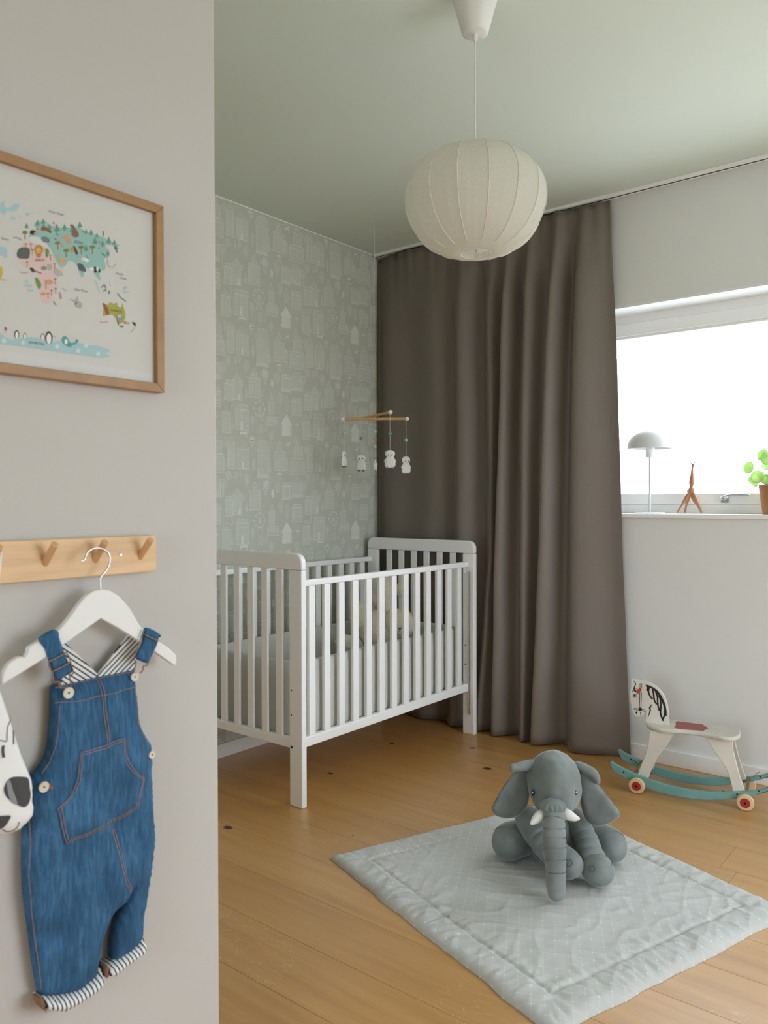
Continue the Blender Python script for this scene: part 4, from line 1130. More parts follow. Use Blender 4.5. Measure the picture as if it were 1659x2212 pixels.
    V, F = tube([W(hb(520, 245)[0], hb(520, 245)[1] - .004, hy + .011), W(hb(520, 245)[0], hb(520, 245)[1] + .002, hy + .011)], .0025, 8); mesh('plug', V, F, m_dark, head)
rocking_horse()

# ------------------------------------------------------------------ things on the sill
SILL = WIN[2] + .0003
YS = YW + .07
def table_lamp():
    m = simple('lamp_white_enamel', (218, 219, 217), .35)
    p = hity(1403.5, 1106, YS); x = p[0]
    l = thing('table_lamp', 'small white mushroom table lamp with dome shade on the window sill', 'lamp', (x, YS, SILL))
    V, F = capped([(.064, 0), (.066, .002), (.064, .0045), (.012, .006)], 48, (x, YS, SILL)); mesh('base', V, F, m, l)
    V, F = tube([(x, YS, SILL + .005), (x, YS, 1.345)], .0052, 12); mesh('stem', V, F, m, l)
    V, F = capped([(.0185, 0), (.0195, .001), (.0195, .065), (.015, .067)], 28, (x, YS, 1.337)); mesh('socket', V, F, m, l)
    pr = [(.0975 * math.cos(a), .087 * math.sin(a)) for a in np.linspace(0, math.pi / 2, 20)]
    pr = [(.0985, -.0015)] + pr[:-1] + [(.0005, .087)]
    pr2 = [(r - .0015 if r > .01 else .0004, z - .0015) for r, z in pr]
    V, F = lathe(pr + pr2[::-1] + [pr[0]], 56, (x, YS, 1.3785)); mesh('shade', V, F, m, l, angle=.9)
    V, F = tube([(x + .012, YS - .02, 1.40), (x + .012, YS - .02, 1.372)], .0008, 6); mesh('pull_chain', V, F, m_chrome, l)
table_lamp()

def giraffe():
    c6 = lambda x, y: hity(1320 + x / 4.894, 900 + y / 4.894, YS)
    g = thing('wooden_animal_figure', 'small long-necked wooden animal figure on splayed legs on the window sill', 'figurine', (c6(848, 1020)[0], YS, SILL))
    k = np.linalg.norm(c6(848, 780) - c6(848, 880)) / 100
    C = c6(848, 778); C2 = c6(800, 792) + np.array((0, .035, 0))
    pale = wood('pale_beech', (206, 176, 150), (4, 4, 1), .08)
    V, F = ball(C, 32 * k, 20); mesh('chest', V, F, m_figwood, g)
    V, F = ball(C2, 27 * k, 20); mesh('rump', V, F, pale, g)
    V, F = tube([C, C2], 16 * k, 12); mesh('body', V, F, m_figwood, g)
    T = c6(812, 732) + np.array((0, .04, 0)); V, F = ball(T, 8 * k, 12); mesh('tail', V, F, m_dark, g); V, F = tube([T, C2], 2 * k, 6); mesh('tail_cord', V, F, m_dark, g)
    zf = SILL + .002
    for x, dy, src in ((705, .0, C), (748, .045, C2), (925, .045, C2), (965, .0, C)):
        f = c6(x, 1020); a = np.array(src) + np.array((0, 0, -12 * k)); b = np.array((f[0], YS + dy - .005, zf + .003)); a[0] += (b[0] - a[0]) * .08
        ts = np.linspace(0, 1, 12); P = [a + (b - a) * t for t in ts]; R = [k * (10 + 14 * math.sin(math.pi * min(t * 1.2 + .12, 1)) ** 2 * (1 - .5 * t)) for t in ts]; R[-1] = k * 9
        V, F = tube(P, R, 12); mesh('leg', V, F, m_figwood, g)
    N = [(848, 755, 11), (849, 735, 17), (851, 705, 25), (852, 685, 26), (854, 655, 22), (856, 620, 17), (858, 580, 13), (860, 545, 11), (862, 525, 10)]
    Q = smooth_path([tuple(c6(x, y)) + (r * k,) for x, y, r in N], 30); V, F = tube(Q[:, :3], Q[:, 3], 14); mesh('neck', V, F, m_figwood, g)
    V, F = ball(c6(866, 516), 17 * k, 14); mesh('head', V, F, m_figwood, g)
    V, F = ball(c6(852, 500), 8 * k, 10); mesh('ear_bead', V, F, m_dark, g)
    for a, b in (((858, 503), (834, 470)), ((876, 498), (894, 472))):
        V, F = tube([c6(*a), c6(*b)], 4.5 * k, 6); mesh('horn', V, F, m_dark, g)
giraffe()

def plant():
    c6 = lambda x, y, d=0: hity(1320 + x / 4.894, 900 + y / 4.894, YS + d)
    p = hity(1674, 1107, YS); x = p[0]
    l = thing('potted_plant', 'round-leaved green plant in a small brown woven pot on the window sill', 'plant', (x, YS, SILL))
    t = NT('woven_pot'); v = t.coord('Object')
    sp = t.n('ShaderNodeTexChecker'); t.l(v, sp.inputs[0]); sp.inputs['Scale'].default_value = 260; sp.inputs[1].default_value = srgb((166, 112, 72)); sp.inputs[2].default_value = srgb((196, 146, 100))
    t.base(sp.outputs[0]); t.b.inputs['Roughness'].default_value = .8; t.bump(sp.outputs[1], .5, .002)
    rt, rb, hh = .062, .044, .118
    V, F = capped([(rb, 0), (rb + .002, .003), (rt, hh), (rt - .002, hh + .002), (rt - .006, hh), (rt - .012, hh - .015)], 40, (x, YS, SILL)); mesh('pot', V, F, t.m, l)
    V, F = capped([(.05, 0), (.03, .006), (.001, .008)], 20, (x, YS, SILL + hh - .014)); mesh('soil', V, F, simple('dark_soil', (60, 44, 34), 1), l)
    t = NT('round_leaf'); f = t.noise(t.coord('Object'), 22, 3); t.t.nodes.remove(t.b)
    cc = t.ramp(f, [(.3, srgb((176, 206, 136))), (.7, srgb((206, 226, 166)))])
    df = t.n('ShaderNodeBsdfPrincipled'); t.l(cc, df.inputs['Base Color']); df.inputs['Roughness'].default_value = .3
    tr = t.n('ShaderNodeBsdfTranslucent'); t.l(cc, tr.inputs[0]); mx = t.n('ShaderNodeMixShader'); mx.inputs[0].default_value = .6
    t.l(df.outputs[0], mx.inputs[1]); t.l(tr.outputs[0], mx.inputs[2]); t.l(mx.outputs[0], t.out.inputs[0])
    st = simple('leaf_stalk', (140, 168, 100), .5)
    crown = np.array((x, YS, SILL + hh + .02)); k = np.linalg.norm(c6(1500, 600) - c6(1500, 700)) / 100
    leaves = [(1454, 540, 64, -.5, .1, -.005), (1548, 635, 66, .1, .15, -.03), (1600, 405, 58, -.3, .3, .0), (1655, 440, 66, .2, .1, -.02), (1500, 690, 56, -.5, -.7, .02), (1645, 665, 64, .3, .6, -.01), (1630, 530, 50, .6, 1.0, .02), (1740, 520, 66, .4, .2, -.02), (1760, 390, 60, .2, .2, .01), (1850, 600, 64, .7, .2, -.01), (1720, 660, 60, -.2, .3, -.04), (1820, 460, 60, .6, .4, .02)]
    for (px_, py_, r, yaw_, tilt, dy) in leaves:
        c = c6(px_, py_, dy); n = np.array((math.sin(yaw_), -math.cos(yaw_) * math.cos(tilt), math.sin(tilt))); n /= np.linalg.norm(n)
        a = np.cross(n, (0, 0, 1.0)); a /= np.linalg.norm(a); b = np.cross(a, n)
        V, F = [], []
        S, Rg = 22, 5
        V.append(c - n * .004)
        for i in range(1, Rg + 1):
            for j in range(S):
                th = 2 * math.pi * j / S; rr = r * k * i / Rg * (1 + .04 * math.sin(th * 2 + px_))
                V.append(c + a * rr * math.cos(th) + b * rr * 1.08 * math.sin(th) - n * .004 * (1 - (i / Rg) ** 2) * 1.0 + n * .0016 * math.sin(3 * th) * (i / Rg))
        for j in range(S): F.append((0, 1 + j, 1 + (j + 1) % S))
        for i in range(Rg - 1):
            for j in range(S): F.append((1 + i * S + j, 1 + (i + 1) * S + j, 1 + (i + 1) * S + (j + 1) % S, 1 + i * S + (j + 1) % S))
        lf = mesh('leaf', V, F, t.m, l, angle=None)
        sd = lf.modifiers.new('thick', 'SOLIDIFY'); sd.thickness = .0012
        Q = smooth_path([crown + (c - crown) * .02 - np.array((0, 0, .02)), crown * .5 + c * .5 + np.array((0, 0, .012)) - n * .012, c - n * .004], 12)
        V, F = tube(Q, .0013, 6); mesh('stalk', V, F, st, l)
plant()

# ------------------------------------------------------------------ picture on the partition
def pt(px, py, off=0.0):
    P = hitx(px, py, XN + off); return (P[1], P[2])
WN = lambda u, v, w: np.array((XN + w, u, v))
def picture():
    y0, y1, z0, z1 = .400, .829, 1.3315, 1.6525
    fw, dp = .0150, .020
    p = thing('framed_map_poster', 'oak framed world map poster with animals on the near white wall', 'picture', (XN, (y0 + y1) / 2, z0))
    fr = [('top', [(y0, z1), (y0 + fw, z1 - fw), (y1 - fw, z1 - fw), (y1, z1)]), ('bottom', [(y0, z0), (y1, z0), (y1 - fw, z0 + fw), (y0 + fw, z0 + fw)]),
          ('l', [(y0, z0), (y0 + fw, z0 + fw), (y0 + fw, z1 - fw), (y0, z1)]), ('r', [(y1, z0), (y1, z1), (y1 - fw, z1 - fw), (y1 - fw, z0 + fw)])]
    for nm, P in fr:
        V, F = slab(P, .001, dp, WN); mesh('frame_bar', V, F, m_oak, p, smooth=False, bevel=.0012)
    wpap = .0105
    paper = simple('poster_paper', (210, 207, 200), .7)
    V, F = slab([(y0 + fw - .003, z0 + fw - .003), (y1 - fw + .003, z0 + fw - .003), (y1 - fw + .003, z1 - fw + .003), (y0 + fw - .003, z1 - fw + .003)], .004, wpap, WN); ps = mesh('poster', V, F, paper, p, smooth=False)
    V, F = slab([(y0 + fw - .002, z0 + fw - .002), (y1 - fw + .002, z0 + fw - .002), (y1 - fw + .002, z1 - fw + .002), (y0 + fw - .002, z1 - fw + .002)], .0136, .0152, WN); mesh('glass', V, F, m_artglass, p, smooth=False)
    # print, read on the paper plane
    c8 = lambda x, y: pt(x / 4.879, 400 + y / 4.879, wpap)
    cols = {}
    lay = [wpap]
    def ink(rgb):
        if rgb not in cols: cols[rgb] = (B(), simple('ink_%d_%d_%d' % rgb, rgb, .7))
        return cols[rgb][0]
    def fl(rgb, P, smooth=True):
        Q = [c8(*q) for q in (smooth_poly(P) if smooth else P)]; lay[0] += 3e-6
        n = len(Q); ink(rgb).add([WN(u, v, lay[0] + .0001) for u, v in Q], [tuple(range(n))])
    def el(rgb, x, y, rx, ry, n=14): fl(rgb, [(x + rx * math.cos(a), y + ry * math.sin(a)) for a in np.linspace(0, 2 * math.pi, n + 1)[:-1]], False)
    def ln(rgb, P, w=6):
        lay[0] += 3e-6; lv = lay[0] + .0001
        V, F = strip([c8(*q) for q in (smooth_path(P, 4 * len(P)) if len(P) > 2 else P)], w * .00016, WN, lv); ink(rgb).add(V, F)
    teal, pink, ol, ice = (150, 190, 180), (222, 192, 186), (168, 166, 76), (170, 200, 202)
    # greenland and islands
    fl(ice, [(10, 190), (40, 165), (55, 230), (110, 235), (150, 195), (210, 205), (180, 260), (130, 280), (75, 270), (40, 310), (5, 290), (-30, 240)])
    el(ice, 290, 305, 24, 20); el(ice, 138, 350, 28, 20); el(ice, 205, 328, 16, 6); el((190, 205, 190), 335, 290, 14, 10); ln(ice, [(385, 292), (430, 290)], 6)
    # eurasia
    fl(teal, [(300, 545), (330, 500), (395, 470), (360, 430), (370, 395), (430, 375), (480, 380), (520, 420), (600, 440), (680, 450), (760, 440), (840, 450), (900, 485), (1000, 520), (1080, 545), (1160, 590), (1250, 625), (1240, 645), (1150, 630), (1110, 640), (1155, 700), (1140, 760), (1095, 780), (1110, 830), (1105, 890), (1050, 915), (1060, 1000), (1030, 985), (990, 930), (960, 890), (900, 880), (880, 960), (850, 960), (815, 860), (770, 805), (720, 800), (690, 850), (640, 865), (590, 800), (555, 720), (540, 680), (480, 620), (400, 600), (340, 580)])
    fl((216, 214, 206), [(300, 560), (360, 540), (430, 560), (500, 620), (470, 640), (380, 615)])
    # africa
    fl(pink, [(250, 600), (330, 605), (420, 640), (500, 665), (545, 720), (580, 800), (600, 850), (660, 880), (655, 930), (610, 990), (600, 1080), (590, 1130), (550, 1160), (530, 1230), (480, 1252), (445, 1240), (420, 1160), (400, 1090), (390, 1000), (385, 940), (330, 880), (260, 860), (200, 800), (180, 740), (210, 660)])
    # south america corner, australia, antarctica
    fl(ice, [(-60, 660), (20, 650), (60, 660), (75, 700), (70, 770), (0, 740), (-60, 760)]); fl((206, 178, 70), [(-40, 850), (15, 860), (28, 900), (25, 950), (0, 990), (-40, 1010)]); ln((160, 180, 90), [(0, 995), (35, 995), (65, 1002)], 10)
    fl(ol, [(1085, 1375), (1090, 1300), (1080, 1245), (1130, 1260), (1160, 1235), (1200, 1250), (1230, 1235), (1240, 1275), (1280, 1285), (1285, 1240), (1305, 1300), (1322, 1360), (1310, 1420), (1275, 1460), (1240, 1450), (1215, 1400), (1180, 1365), (1130, 1370)])
    fl(ice, [(-80, 1570), (0, 1560), (40, 1590), (120, 1625), (250, 1610), (330, 1600), (420, 1615), (520, 1650), (620, 1640), (700, 1650), (830, 1660), (920, 1685), (1020, 1690), (1100, 1715), (1170, 1745), (1110, 1775), (1165, 1800), (1060, 1822), (900, 1800), (700, 1775), (500, 1745), (250, 1705), (-80, 1660)])
    fl((176, 200, 190), [(990, 1005), (1010, 1000), (1050, 1120), (1040, 1125)]); fl((176, 200, 190), [(1150, 1000), (1170, 1060), (1160, 1060)])
    # trees
    rng = random.Random(3)
    for x, y in ((280, 430), (395, 400), (455, 385), (680, 445), (840, 420), (905, 490), (1020, 530), (1145, 585), (1205, 605), (1135, 720), (600, 460), (520, 440), (760, 470), (960, 500), (1080, 620), (1225, 660), (905, 665), (1000, 590)):
        s = rng.uniform(.8, 1.25)
        fl((104, 150, 134), [(x, y - 38 * s), (x + 26 * s, y + 22 * s), (x - 26 * s, y + 22 * s)], False); ln((120, 92, 70), [(x, y + 20 * s), (x, y + 36 * s)], 7)
    for x, y in ((262, 500), (605, 610), (695, 690), (853, 655), (972, 655)):
        fl((120, 128, 52), [(x - 28, y + 8), (x - 18, y - 16), (x + 16, y - 18), (x + 30, y + 6), (x + 4, y + 14)]); ln((140, 98, 62), [(x + 2, y + 10), (x + 2, y + 72)], 9)
    for x, y in ((270, 640), (325, 640), (575, 850), (580, 1010), (585, 1110), (505, 1160), (540, 1130), (285, 830), (530, 760), (340, 700)):
        ln((150, 112, 88), [(x, y - 20), (x, y + 36)], 6)
        for a in (-1, 0, 1): ln((118, 130, 108), [(x, y - 20), (x + 16 * a, y - 28 + 8 * abs(a))], 7)
    # animals
    fl((92, 98, 90), [(178, 740), (190, 680), (240, 655), (300, 665), (315, 700), (300, 770), (250, 775), (200, 770)])      # elephant-like grey animal
    el((190, 136, 62), 408, 680, 48, 52); el((220, 178, 106), 405, 690, 26, 30); el((90, 62, 30), 404, 697, 5, 6); fl((190, 136, 62), [(380, 720), (430, 720), (425, 760), (390, 760)])
    el((46, 46, 44), 345, 498, 32, 26); el((214, 164, 96), 372, 510, 16, 16)
    fl((136, 98, 62), [(430, 460), (455, 425), (480, 440), (530, 470), (545, 500), (520, 505), (480, 480), (445, 480)])
    fl((132, 100, 78), [(735, 420), (770, 418), (790, 450), (825, 500), (825, 540), (790, 550), (750, 520), (765, 470)])
    fl((206, 160, 130), [(650, 550), (690, 530), (720, 525), (745, 570), (740, 612), (710, 610), (690, 575)])
    fl((116, 134, 128), [(430, 560), (470, 540), (520, 570), (515, 605), (460, 600)])
    fl((196, 150, 74), [(735, 670), (770, 650), (790, 690), (750, 710)]); fl((84, 72, 58), [(770, 645), (790, 650), (820, 715), (800, 730)])
    fl((88, 94, 94), [(815, 830), (850, 825), (885, 855), (905, 910), (860, 905), (830, 890)])
    el((236, 234, 226), 965, 885, 24, 22); fl((36, 36, 36), [(990, 860), (1015, 870), (1020, 915), (995, 915)]); fl((36, 36, 36), [(1030, 880), (1055, 890), (1052, 920), (1035, 918)]); el((236, 234, 226), 1025, 885, 12, 24)
    el((224, 206, 196), 880, 780, 26, 22); el((234, 232, 224), 915, 790, 26, 18); ln((60, 60, 60), [(905, 735), (935, 790)], 5)
    el((214, 162, 104), 655, 798, 40, 26); el((206, 160, 110), 608, 745, 14, 16); el((206, 160, 110), 657, 636, 16, 20)
    fl((58, 54, 50), [(312, 880), (335, 868), (365, 900), (345, 920)]); ln((58, 54, 50), [(350, 900), (435, 930)], 8)
    el((178, 176, 166), 520, 865, 30, 34); el((140, 142, 134), 460, 875, 30, 22); fl((180, 182, 170), [(565, 900), (600, 880), (665, 935), (640, 960), (590, 945)])
    fl((112, 146, 66), [(368, 980), (400, 985), (430, 1040), (425, 1085), (395, 1080)]); fl((112, 146, 66), [(480, 670), (515, 690), (505, 745), (485, 760)])
    el((210, 164, 110), 520, 1020, 38, 28); ln((200, 150, 96), [(480, 1000), (485, 1100)], 14); el((206, 162, 96), 455, 1145, 28, 16)
    ln((190, 150, 130), [(630, 1130), (640, 1200)], 22); ln((110, 104, 100), [(650, 1085), (700, 1120)], 5)
    fl((176, 172, 166), [(730, 1200), (790, 1210), (815, 1170), (830, 1225), (865, 1250), (850, 1300), (800, 1285), (785, 1240)]); fl((112, 108, 104), [(795, 1235), (815, 1240), (790, 1262)])
    fl((150, 92, 52), [(1080, 1242), (1120, 1270), (1150, 1340), (1130, 1370), (1110, 1340)])
    el((150, 150, 148), 1256, 1395, 30, 38); el((210, 210, 206), 1256, 1385, 16, 16); el((50, 50, 50), 1257, 1392, 5, 8); ln((70, 64, 58), [(1240, 1430), (1245, 1470)], 12)
    el((200, 150, 80), 1318, 1448, 18, 18); el((110, 146, 110), 1350, 1455, 14, 8); el((120, 130, 80), 1282, 1490, 20, 10); fl((70, 56, 44), [(1390, 1445), (1425, 1450), (1430, 1485), (1410, 1475)]); ln((190, 182, 130), [(1425, 1490), (1400, 1530), (1375, 1552)], 6)
    # whale, penguins, small marks
    fl((84, 160, 152), [(650, 1625), (680, 1590), (710, 1610), (740, 1660), (790, 1655), (800, 1625), (825, 1640), (790, 1680), (745, 1690), (760, 1710), (730, 1705), (690, 1690), (660, 1660)]); el((232, 232, 226), 695, 1650, 16, 28)
    for x, y, s in ((175, 1575, 1.0), (513, 1610, 1.5), (448, 1600, .8), (262, 1590, .7), (565, 1615, .6)):
        el((52, 44, 40) if s > .9 else (150, 150, 146), x, y, 26 * s, 44 * s); el((234, 232, 226), x, y + 6 * s, 17 * s, 38 * s); el((52, 44, 40), x, y - 40 * s, 12 * s, 6 * s)
    ln((184, 84, 70), [(58, 1495), (60, 1530)], 20); el((200, 190, 180), 60, 1545, 14, 14)
    for x, y in ((40, 1640), (240, 1660), (600, 1700), (820, 1745), (905, 1690), (1030, 1775)): el((206, 220, 216), x, y, 24, 24)
    for P in ([(205, 915), (250, 925), (298, 915)], [(1050, 1438), (1095, 1448), (1135, 1436)]): ln((206, 130, 112), P, 7)
    for x, y in ((275, 1010), (318, 1065), (1325, 1080)): el(ice, x, y, 18, 18); ln(ice, [(x - 26, y + 40), (x, y + 50), (x + 28, y + 40)], 14)
    for P in ([(1240, 1140), (1265, 1180), (1290, 1200), (1325, 1225)], [(1070, 1080), (1100, 1050), (1115, 1100), (1085, 1120)], [(1150, 1110), (1150, 1145)], [(560, 1225), (590, 1265)]): ln((128, 142, 132), P, 12)
    ln((150, 160, 150), [(1130, 780), (1140, 850), (1190, 860), (1215, 830)], 5); ln((110, 150, 120), [(135, 555), (180, 555), (225, 580)], 8); ln((60, 60, 60), [(1085, 485), (1092, 540)], 8); ln((70, 96, 96), [(1205, 640), (1235, 710)], 12); ln((50, 56, 54), [(1070, 715), (1105, 750)], 8)
    for x, y in ((390, 465), (870, 490), (1045, 600), (1040, 665), (605, 520), (565, 400), (590, 425), (585, 570)): el((196, 104, 84), x, y, 9, 11)
    # place names
    def text(s, x, y, rgb, size, dx):
        cu = bpy.data.curves.new('t', 'FONT'); cu.body = s; cu.size = 1
        ob = bpy.data.objects.new('t', cu); COL.objects.link(ob)
        dg = bpy.context.evaluated_depsgraph_get(); me = ob.evaluated_get(dg).to_mesh()
        vs_ = [tuple(v.co) for v in me.vertices]; fs = [tuple(q.vertices) for q in me.polygons]
        wd = max(v[0] for v in vs_); a = np.array(c8(x, y)); b = np.array(c8(*dx)); lay[0] += 3e-6
        du = (b - a) / wd; L_ = np.linalg.norm(b - a)
        dv = np.array((-du[1], du[0])) / (np.linalg.norm(du) + 1e-12) * size
        ink(rgb).add([WN(*(a + du * v[0] + dv * v[1]), lay[0] + .0001) for v in vs_], fs)
        bpy.data.objects.remove(ob); bpy.data.curves.remove(cu)
    grey = (112, 112, 108)
    text('Arctic  Ocean', 510, 285, grey, .0052, (668, 325)); text('Indian  Ocean', 778, 1105, grey, .0052, (918, 1132)); text('Pacific', 1228, 940, grey, .005, (1300, 955)); text('Ocean', 1265, 985, grey, .005, (1330, 1000))
    text('AFRICA', 370, 805, grey, .0052, (468, 803)); text('ASIA', 780, 610, (92, 128, 128), .0062, (880, 625)); text('ANTARCTICA', 300, 1668, (96, 124, 128), .0056, (468, 1690)); text('AUSTRALIA', 1160, 1325, (110, 108, 44), .005, (1285, 1345)); text('Ocean', 10, 570, grey, .005, (90, 588))
    for rgb, (b, mt) in cols.items():
        # clip to the paper
        V = [(v[0], max(v[1], y0 + fw + .001), v[2]) for v in b.V]
        o = mesh('print', V, b.F, mt, ps, smooth=False)
picture()

# ------------------------------------------------------------------ peg rail, hanger, clothes
C2 = lambda x, y, off=0.0: pt(x / 3.456, 1100 + y / 3.456, off)
C3 = lambda x, y, off=0.0: pt(x / 3.456, 1650 + y / 3.456, off)
def rail():
    r = thing('peg_rail', 'pale pine peg rail mounted on the near white wall', 'peg rail', (XN, .5, 1.055))
    yr = C2(1168, 330, .016)[0]; zb, zt = 1.0245, 1.0865
    R = .004; poly = [(yr - .78, zb), (yr - R, zb), (yr, zb + R), (yr, zt - R), (yr - R, zt), (yr - .78, zt)]
    V, F = slab(poly, .0005, .016, WN); mesh('board', V, F, m_pine, r, smooth=False, bevel=.0015)
    pegs = [C2(725, 370, .016), C2(340, 390, .016), C2(1050, 345, .016)]
    ys = sorted(p[0] for p in pegs); st = (ys[2] - ys[0]) / 2
    zc = np.mean([p[1] for p in pegs]) - .001
    first = None
    for k in range(-3, 3):
        y = ys[1] + st * (k - 0) if k >= -3 else 0
        y = ys[0] + st * (k + 1) - st * 0
        if y > yr - .01 or y < yr - .77: continue
        P = [WN(y, zc - .003, .012), WN(y, zc + .008, .026), WN(y, zc + .029, .045)]
        V, F = tube([P[0], P[2]], .0056, 18); 
        pg = mesh('peg', V, F, m_peg, r, bevel=.001)
    for x, y in ((897, 338),):
        u, v = C2(x, y, .016); V, F = capped([(.0032, 0), (.0028, .0008), (.0012, .0004)], 12, WN(u, v, .016), (1, 0, 0)); mesh('screw', V, F, m_chrome, r)
    return ys, zc
peg_y, peg_z = rail()

HO = .040     # distance of the hanger plane from the wall
def hanger():
    hm = simple('hanger_white', (226, 225, 220), .4)
    ol = [(750, 596), (690, 606), (625, 652), (560, 735), (500, 820), (440, 888), (370, 932), (300, 972), (205, 1030), (198, 1072), (175, 1108), (150, 1098), (120, 1104), (60, 1148), (18, 1215), (6, 1270), (8, 1312), (22, 1296), (180, 1200), (330, 1105), (460, 1012), (600, 912), (742, 814), (850, 872), (960, 940), (1040, 990), (1150, 1066), (1240, 1128), (1294, 1166), (1306, 1130), (1302, 1086), (1250, 1036), (1180, 990), (1110, 938), (1040, 878), (1000, 815), (960, 742), (915, 688), (870, 642), (812, 606)]
    P = [C2(x, y, HO) for x, y in ol]
    ctr = C2(750, 596, HO)
    h = thing('clothes_hanger', 'white wooden clothes hanger hooked on the middle peg', 'hanger', (XN + HO, ctr[0], ctr[1]))
    V, F = slab(P[::-1], HO - .006, HO + .005, WN); mesh('body', V, F, hm, h, angle=.5, bevel=.003, seg=3)
    hk = [(750, 600), (750, 560), (750, 515), (770, 485), (800, 445), (820, 390), (812, 335), (780, 303), (735, 290), (690, 296), (655, 320), (640, 350), (630, 380), (604, 386)]
    Q = smooth_path([WN(*C2(x, y, HO), HO) for x, y in hk], 60); V, F = tube(Q, .0016, 10, True); mesh('hook', V, F, m_chrome, h, angle=None, label='metal hanger hook')
hanger()

def denim(name, rgb):
    t = NT(name); c = np.array(srgb(rgb)[:3])
    a = t.noise(t.coord('Object', (1, 9, 1.2)), 26, 4, .65); b = t.noise(t.coord('Object', (1, 1, 1)), 14, 3); w = t.noise(t.coord('Object', (1, 700, 700)), 1, 2)
    f = t.v('ADD', t.v('MULTIPLY', a, .55), t.v('ADD', t.v('MULTIPLY', b, .4), t.v('MULTIPLY', w, .12)))
    t.base(t.ramp(f, [(.36, tuple(c * .58) + (1,)), (.52, tuple(c) + (1,)), (.68, tuple(np.minimum(c * 1.6 + .02, 1)) + (1,))]))
    t.b.inputs['Roughness'].default_value = .9; t.bump(f, .2, .0015)
    return t.m
def stripes(name, ang, per, base=(228, 228, 224), ink=(52, 58, 66), duty=.34):
    t = NT(name); v = t.coord('World'); sp = t.n('ShaderNodeSeparateXYZ'); t.l(v, sp.inputs[0])
    d = t.v('ADD', t.v('MULTIPLY', sp.outputs[1], math.cos(ang) / per), t.v('MULTIPLY', sp.outputs[2], math.sin(ang) / per))
    s = t.v('LESS_THAN', t.v('FRACT', d), duty)
    t.base(t.mix(s, srgb(base), srgb(ink))); t.b.inputs['Roughness'].default_value = .9
    return t.m
def overalls():
    dn, dn2 = denim('denim', (42, 87, 121)), denim('denim_inside', (38, 62, 84))
    stitch = simple('orange_stitching', (158, 122, 98), .9); copper = simple('copper_wire', (140, 104, 84), .4, .7)
    cream = simple('cream_button', (214, 204, 184), .5); hole = simple('button_eye', (70, 56, 44), .6); tan = simple('tan_tape', (132, 94, 66), .9)
    B0 = .022
    body = [C2(x, y, .035) for x, y in ((437, 1335), (600, 1300), (760, 1262), (900, 1236), (1036, 1208), (1047, 1330), (1058, 1450), (1070, 1590), (1095, 1660), (1130, 1722), (1162, 1768), (1170, 1900))]
    body += [C3(x, y, .035) for x, y in ((1166, 30), (1172, 250), (1190, 560), (1172, 740), (1140, 1000), (1112, 1150), (1100, 1340), (1000, 1430), (868, 1520), (872, 1350), (905, 1200), (960, 1040), (988, 985), (1004, 946), (986, 990), (942, 1058), (868, 1140), (815, 1280), (785, 1440), (755, 1605), (620, 1705), (480, 1758), (345, 1770), (318, 1650), (290, 1480), (258, 1220), (226, 1000), (218, 780), (222, 520), (232, 330), (250, 170), (282, 118), (330, 60), (385, -20))]
    body += [C2(x, y, .035) for x, y in ((412, 1790), (424, 1640), (432, 1480))]
    o = thing('denim_overalls', 'small blue denim overalls with striped cuffs hanging from the white hanger', 'overalls', (XN + .03, .70, .32))
    bb = np.array(body); fold_u = np.array([C3(560, 1200, .035)[0], C3(1000, 500, .035)[0], C2(760, 1500, .035)[0]])
    def hfun(P, d):
        P = np.atleast_2d(P)
        base = .016 * np.sqrt(np.clip(1 - (1 - np.minimum(d / .03, 1)) ** 2, 0, 1)) + .004 * np.minimum(d / .05, 1)
        w = np.array([.0085 * nz((p[0] * 32 + p[1] * 5, p[1] * 7), 1.0) + .0045 * nz((p[0] * 62 - p[1] * 10, p[1] * 18), 1.0, 4) for p in P])
        # pocket sags a little, legs hang as soft tubes with a long fold
        leg = np.array([.004 * math.cos((p[0] - .66) * 85) * min(1, max(0, (.62 - p[1]) / .1)) for p in P])
        return B0 + base + (w + leg) * np.minimum(d / .012, 1)
    V, F = pillow(body[::-1] if False else body, .0065, hfun, WN, lambda P, d: np.full(len(P), B0 - .012) - .004 * np.minimum(d / .02, 1))
    bd = mesh('denim_body', V, F, dn, o, angle=None)
    rb = resample(body, .0065)
    def hz(p): return float(hfun(np.array([p]), seg_dist([p], rb))[0])
    # dark inside back panel at the side opening
    V, F = slab([C3(x, y, .015) for x, y in ((232, 130), (262, 75), (330, 20), (400, -60), (420, 60), (330, 150), (270, 200), (240, 170))], .012, .020, WN); mesh('back_panel', V, [f[::-1] for f in F], dn2, o, smooth=False)
    # pocket
    pk = [C2(600, 1806, .045), C2(760, 1758, .045), C2(938, 1698, .045), C2(945, 1790, .045), C2(968, 1880, .045), C2(1005, 1942, .045), C2(1045, 1980, .045), C2(1096, 2012, .045), C3(1070, 190, .045), C3(1045, 332, .045), C3(910, 425, .045), C3(760, 500, .045), C3(600, 570, .045), C3(495, 606, .045), C3(455, 470, .045), C3(422, 332, .045), C3(480, 285, .045), C3(540, 225, .045), C3(580, 120, .045), C2(585, 1960, .045)]
    pr_ = resample(pk, .0065)
    def pf(P, d):
        P = np.atleast_2d(P)
        return np.array([hz(p) for p in P]) + .0014 + .0034 * np.minimum(d / .012, 1) + np.array([.0025 * nz((p[0] * 34, p[1] * 14), 1.0, 7) for p in P]) * np.minimum(d / .012, 1)
    V, F = pillow(pk, .0065, pf, WN, lambda P, d: pf(P, d) - .0035 - .003 * np.minimum(d / .012, 1)); pkt = mesh('pocket', V, F, dn, o, angle=None)
    def sew(path, par, fn_h, w=.0009):
        Q = resample(path, .004, False); V, F = strip(Q, w, WN, lambda p: fn_h(p)); mesh('stitching', V, F, stitch, par, smooth=False)
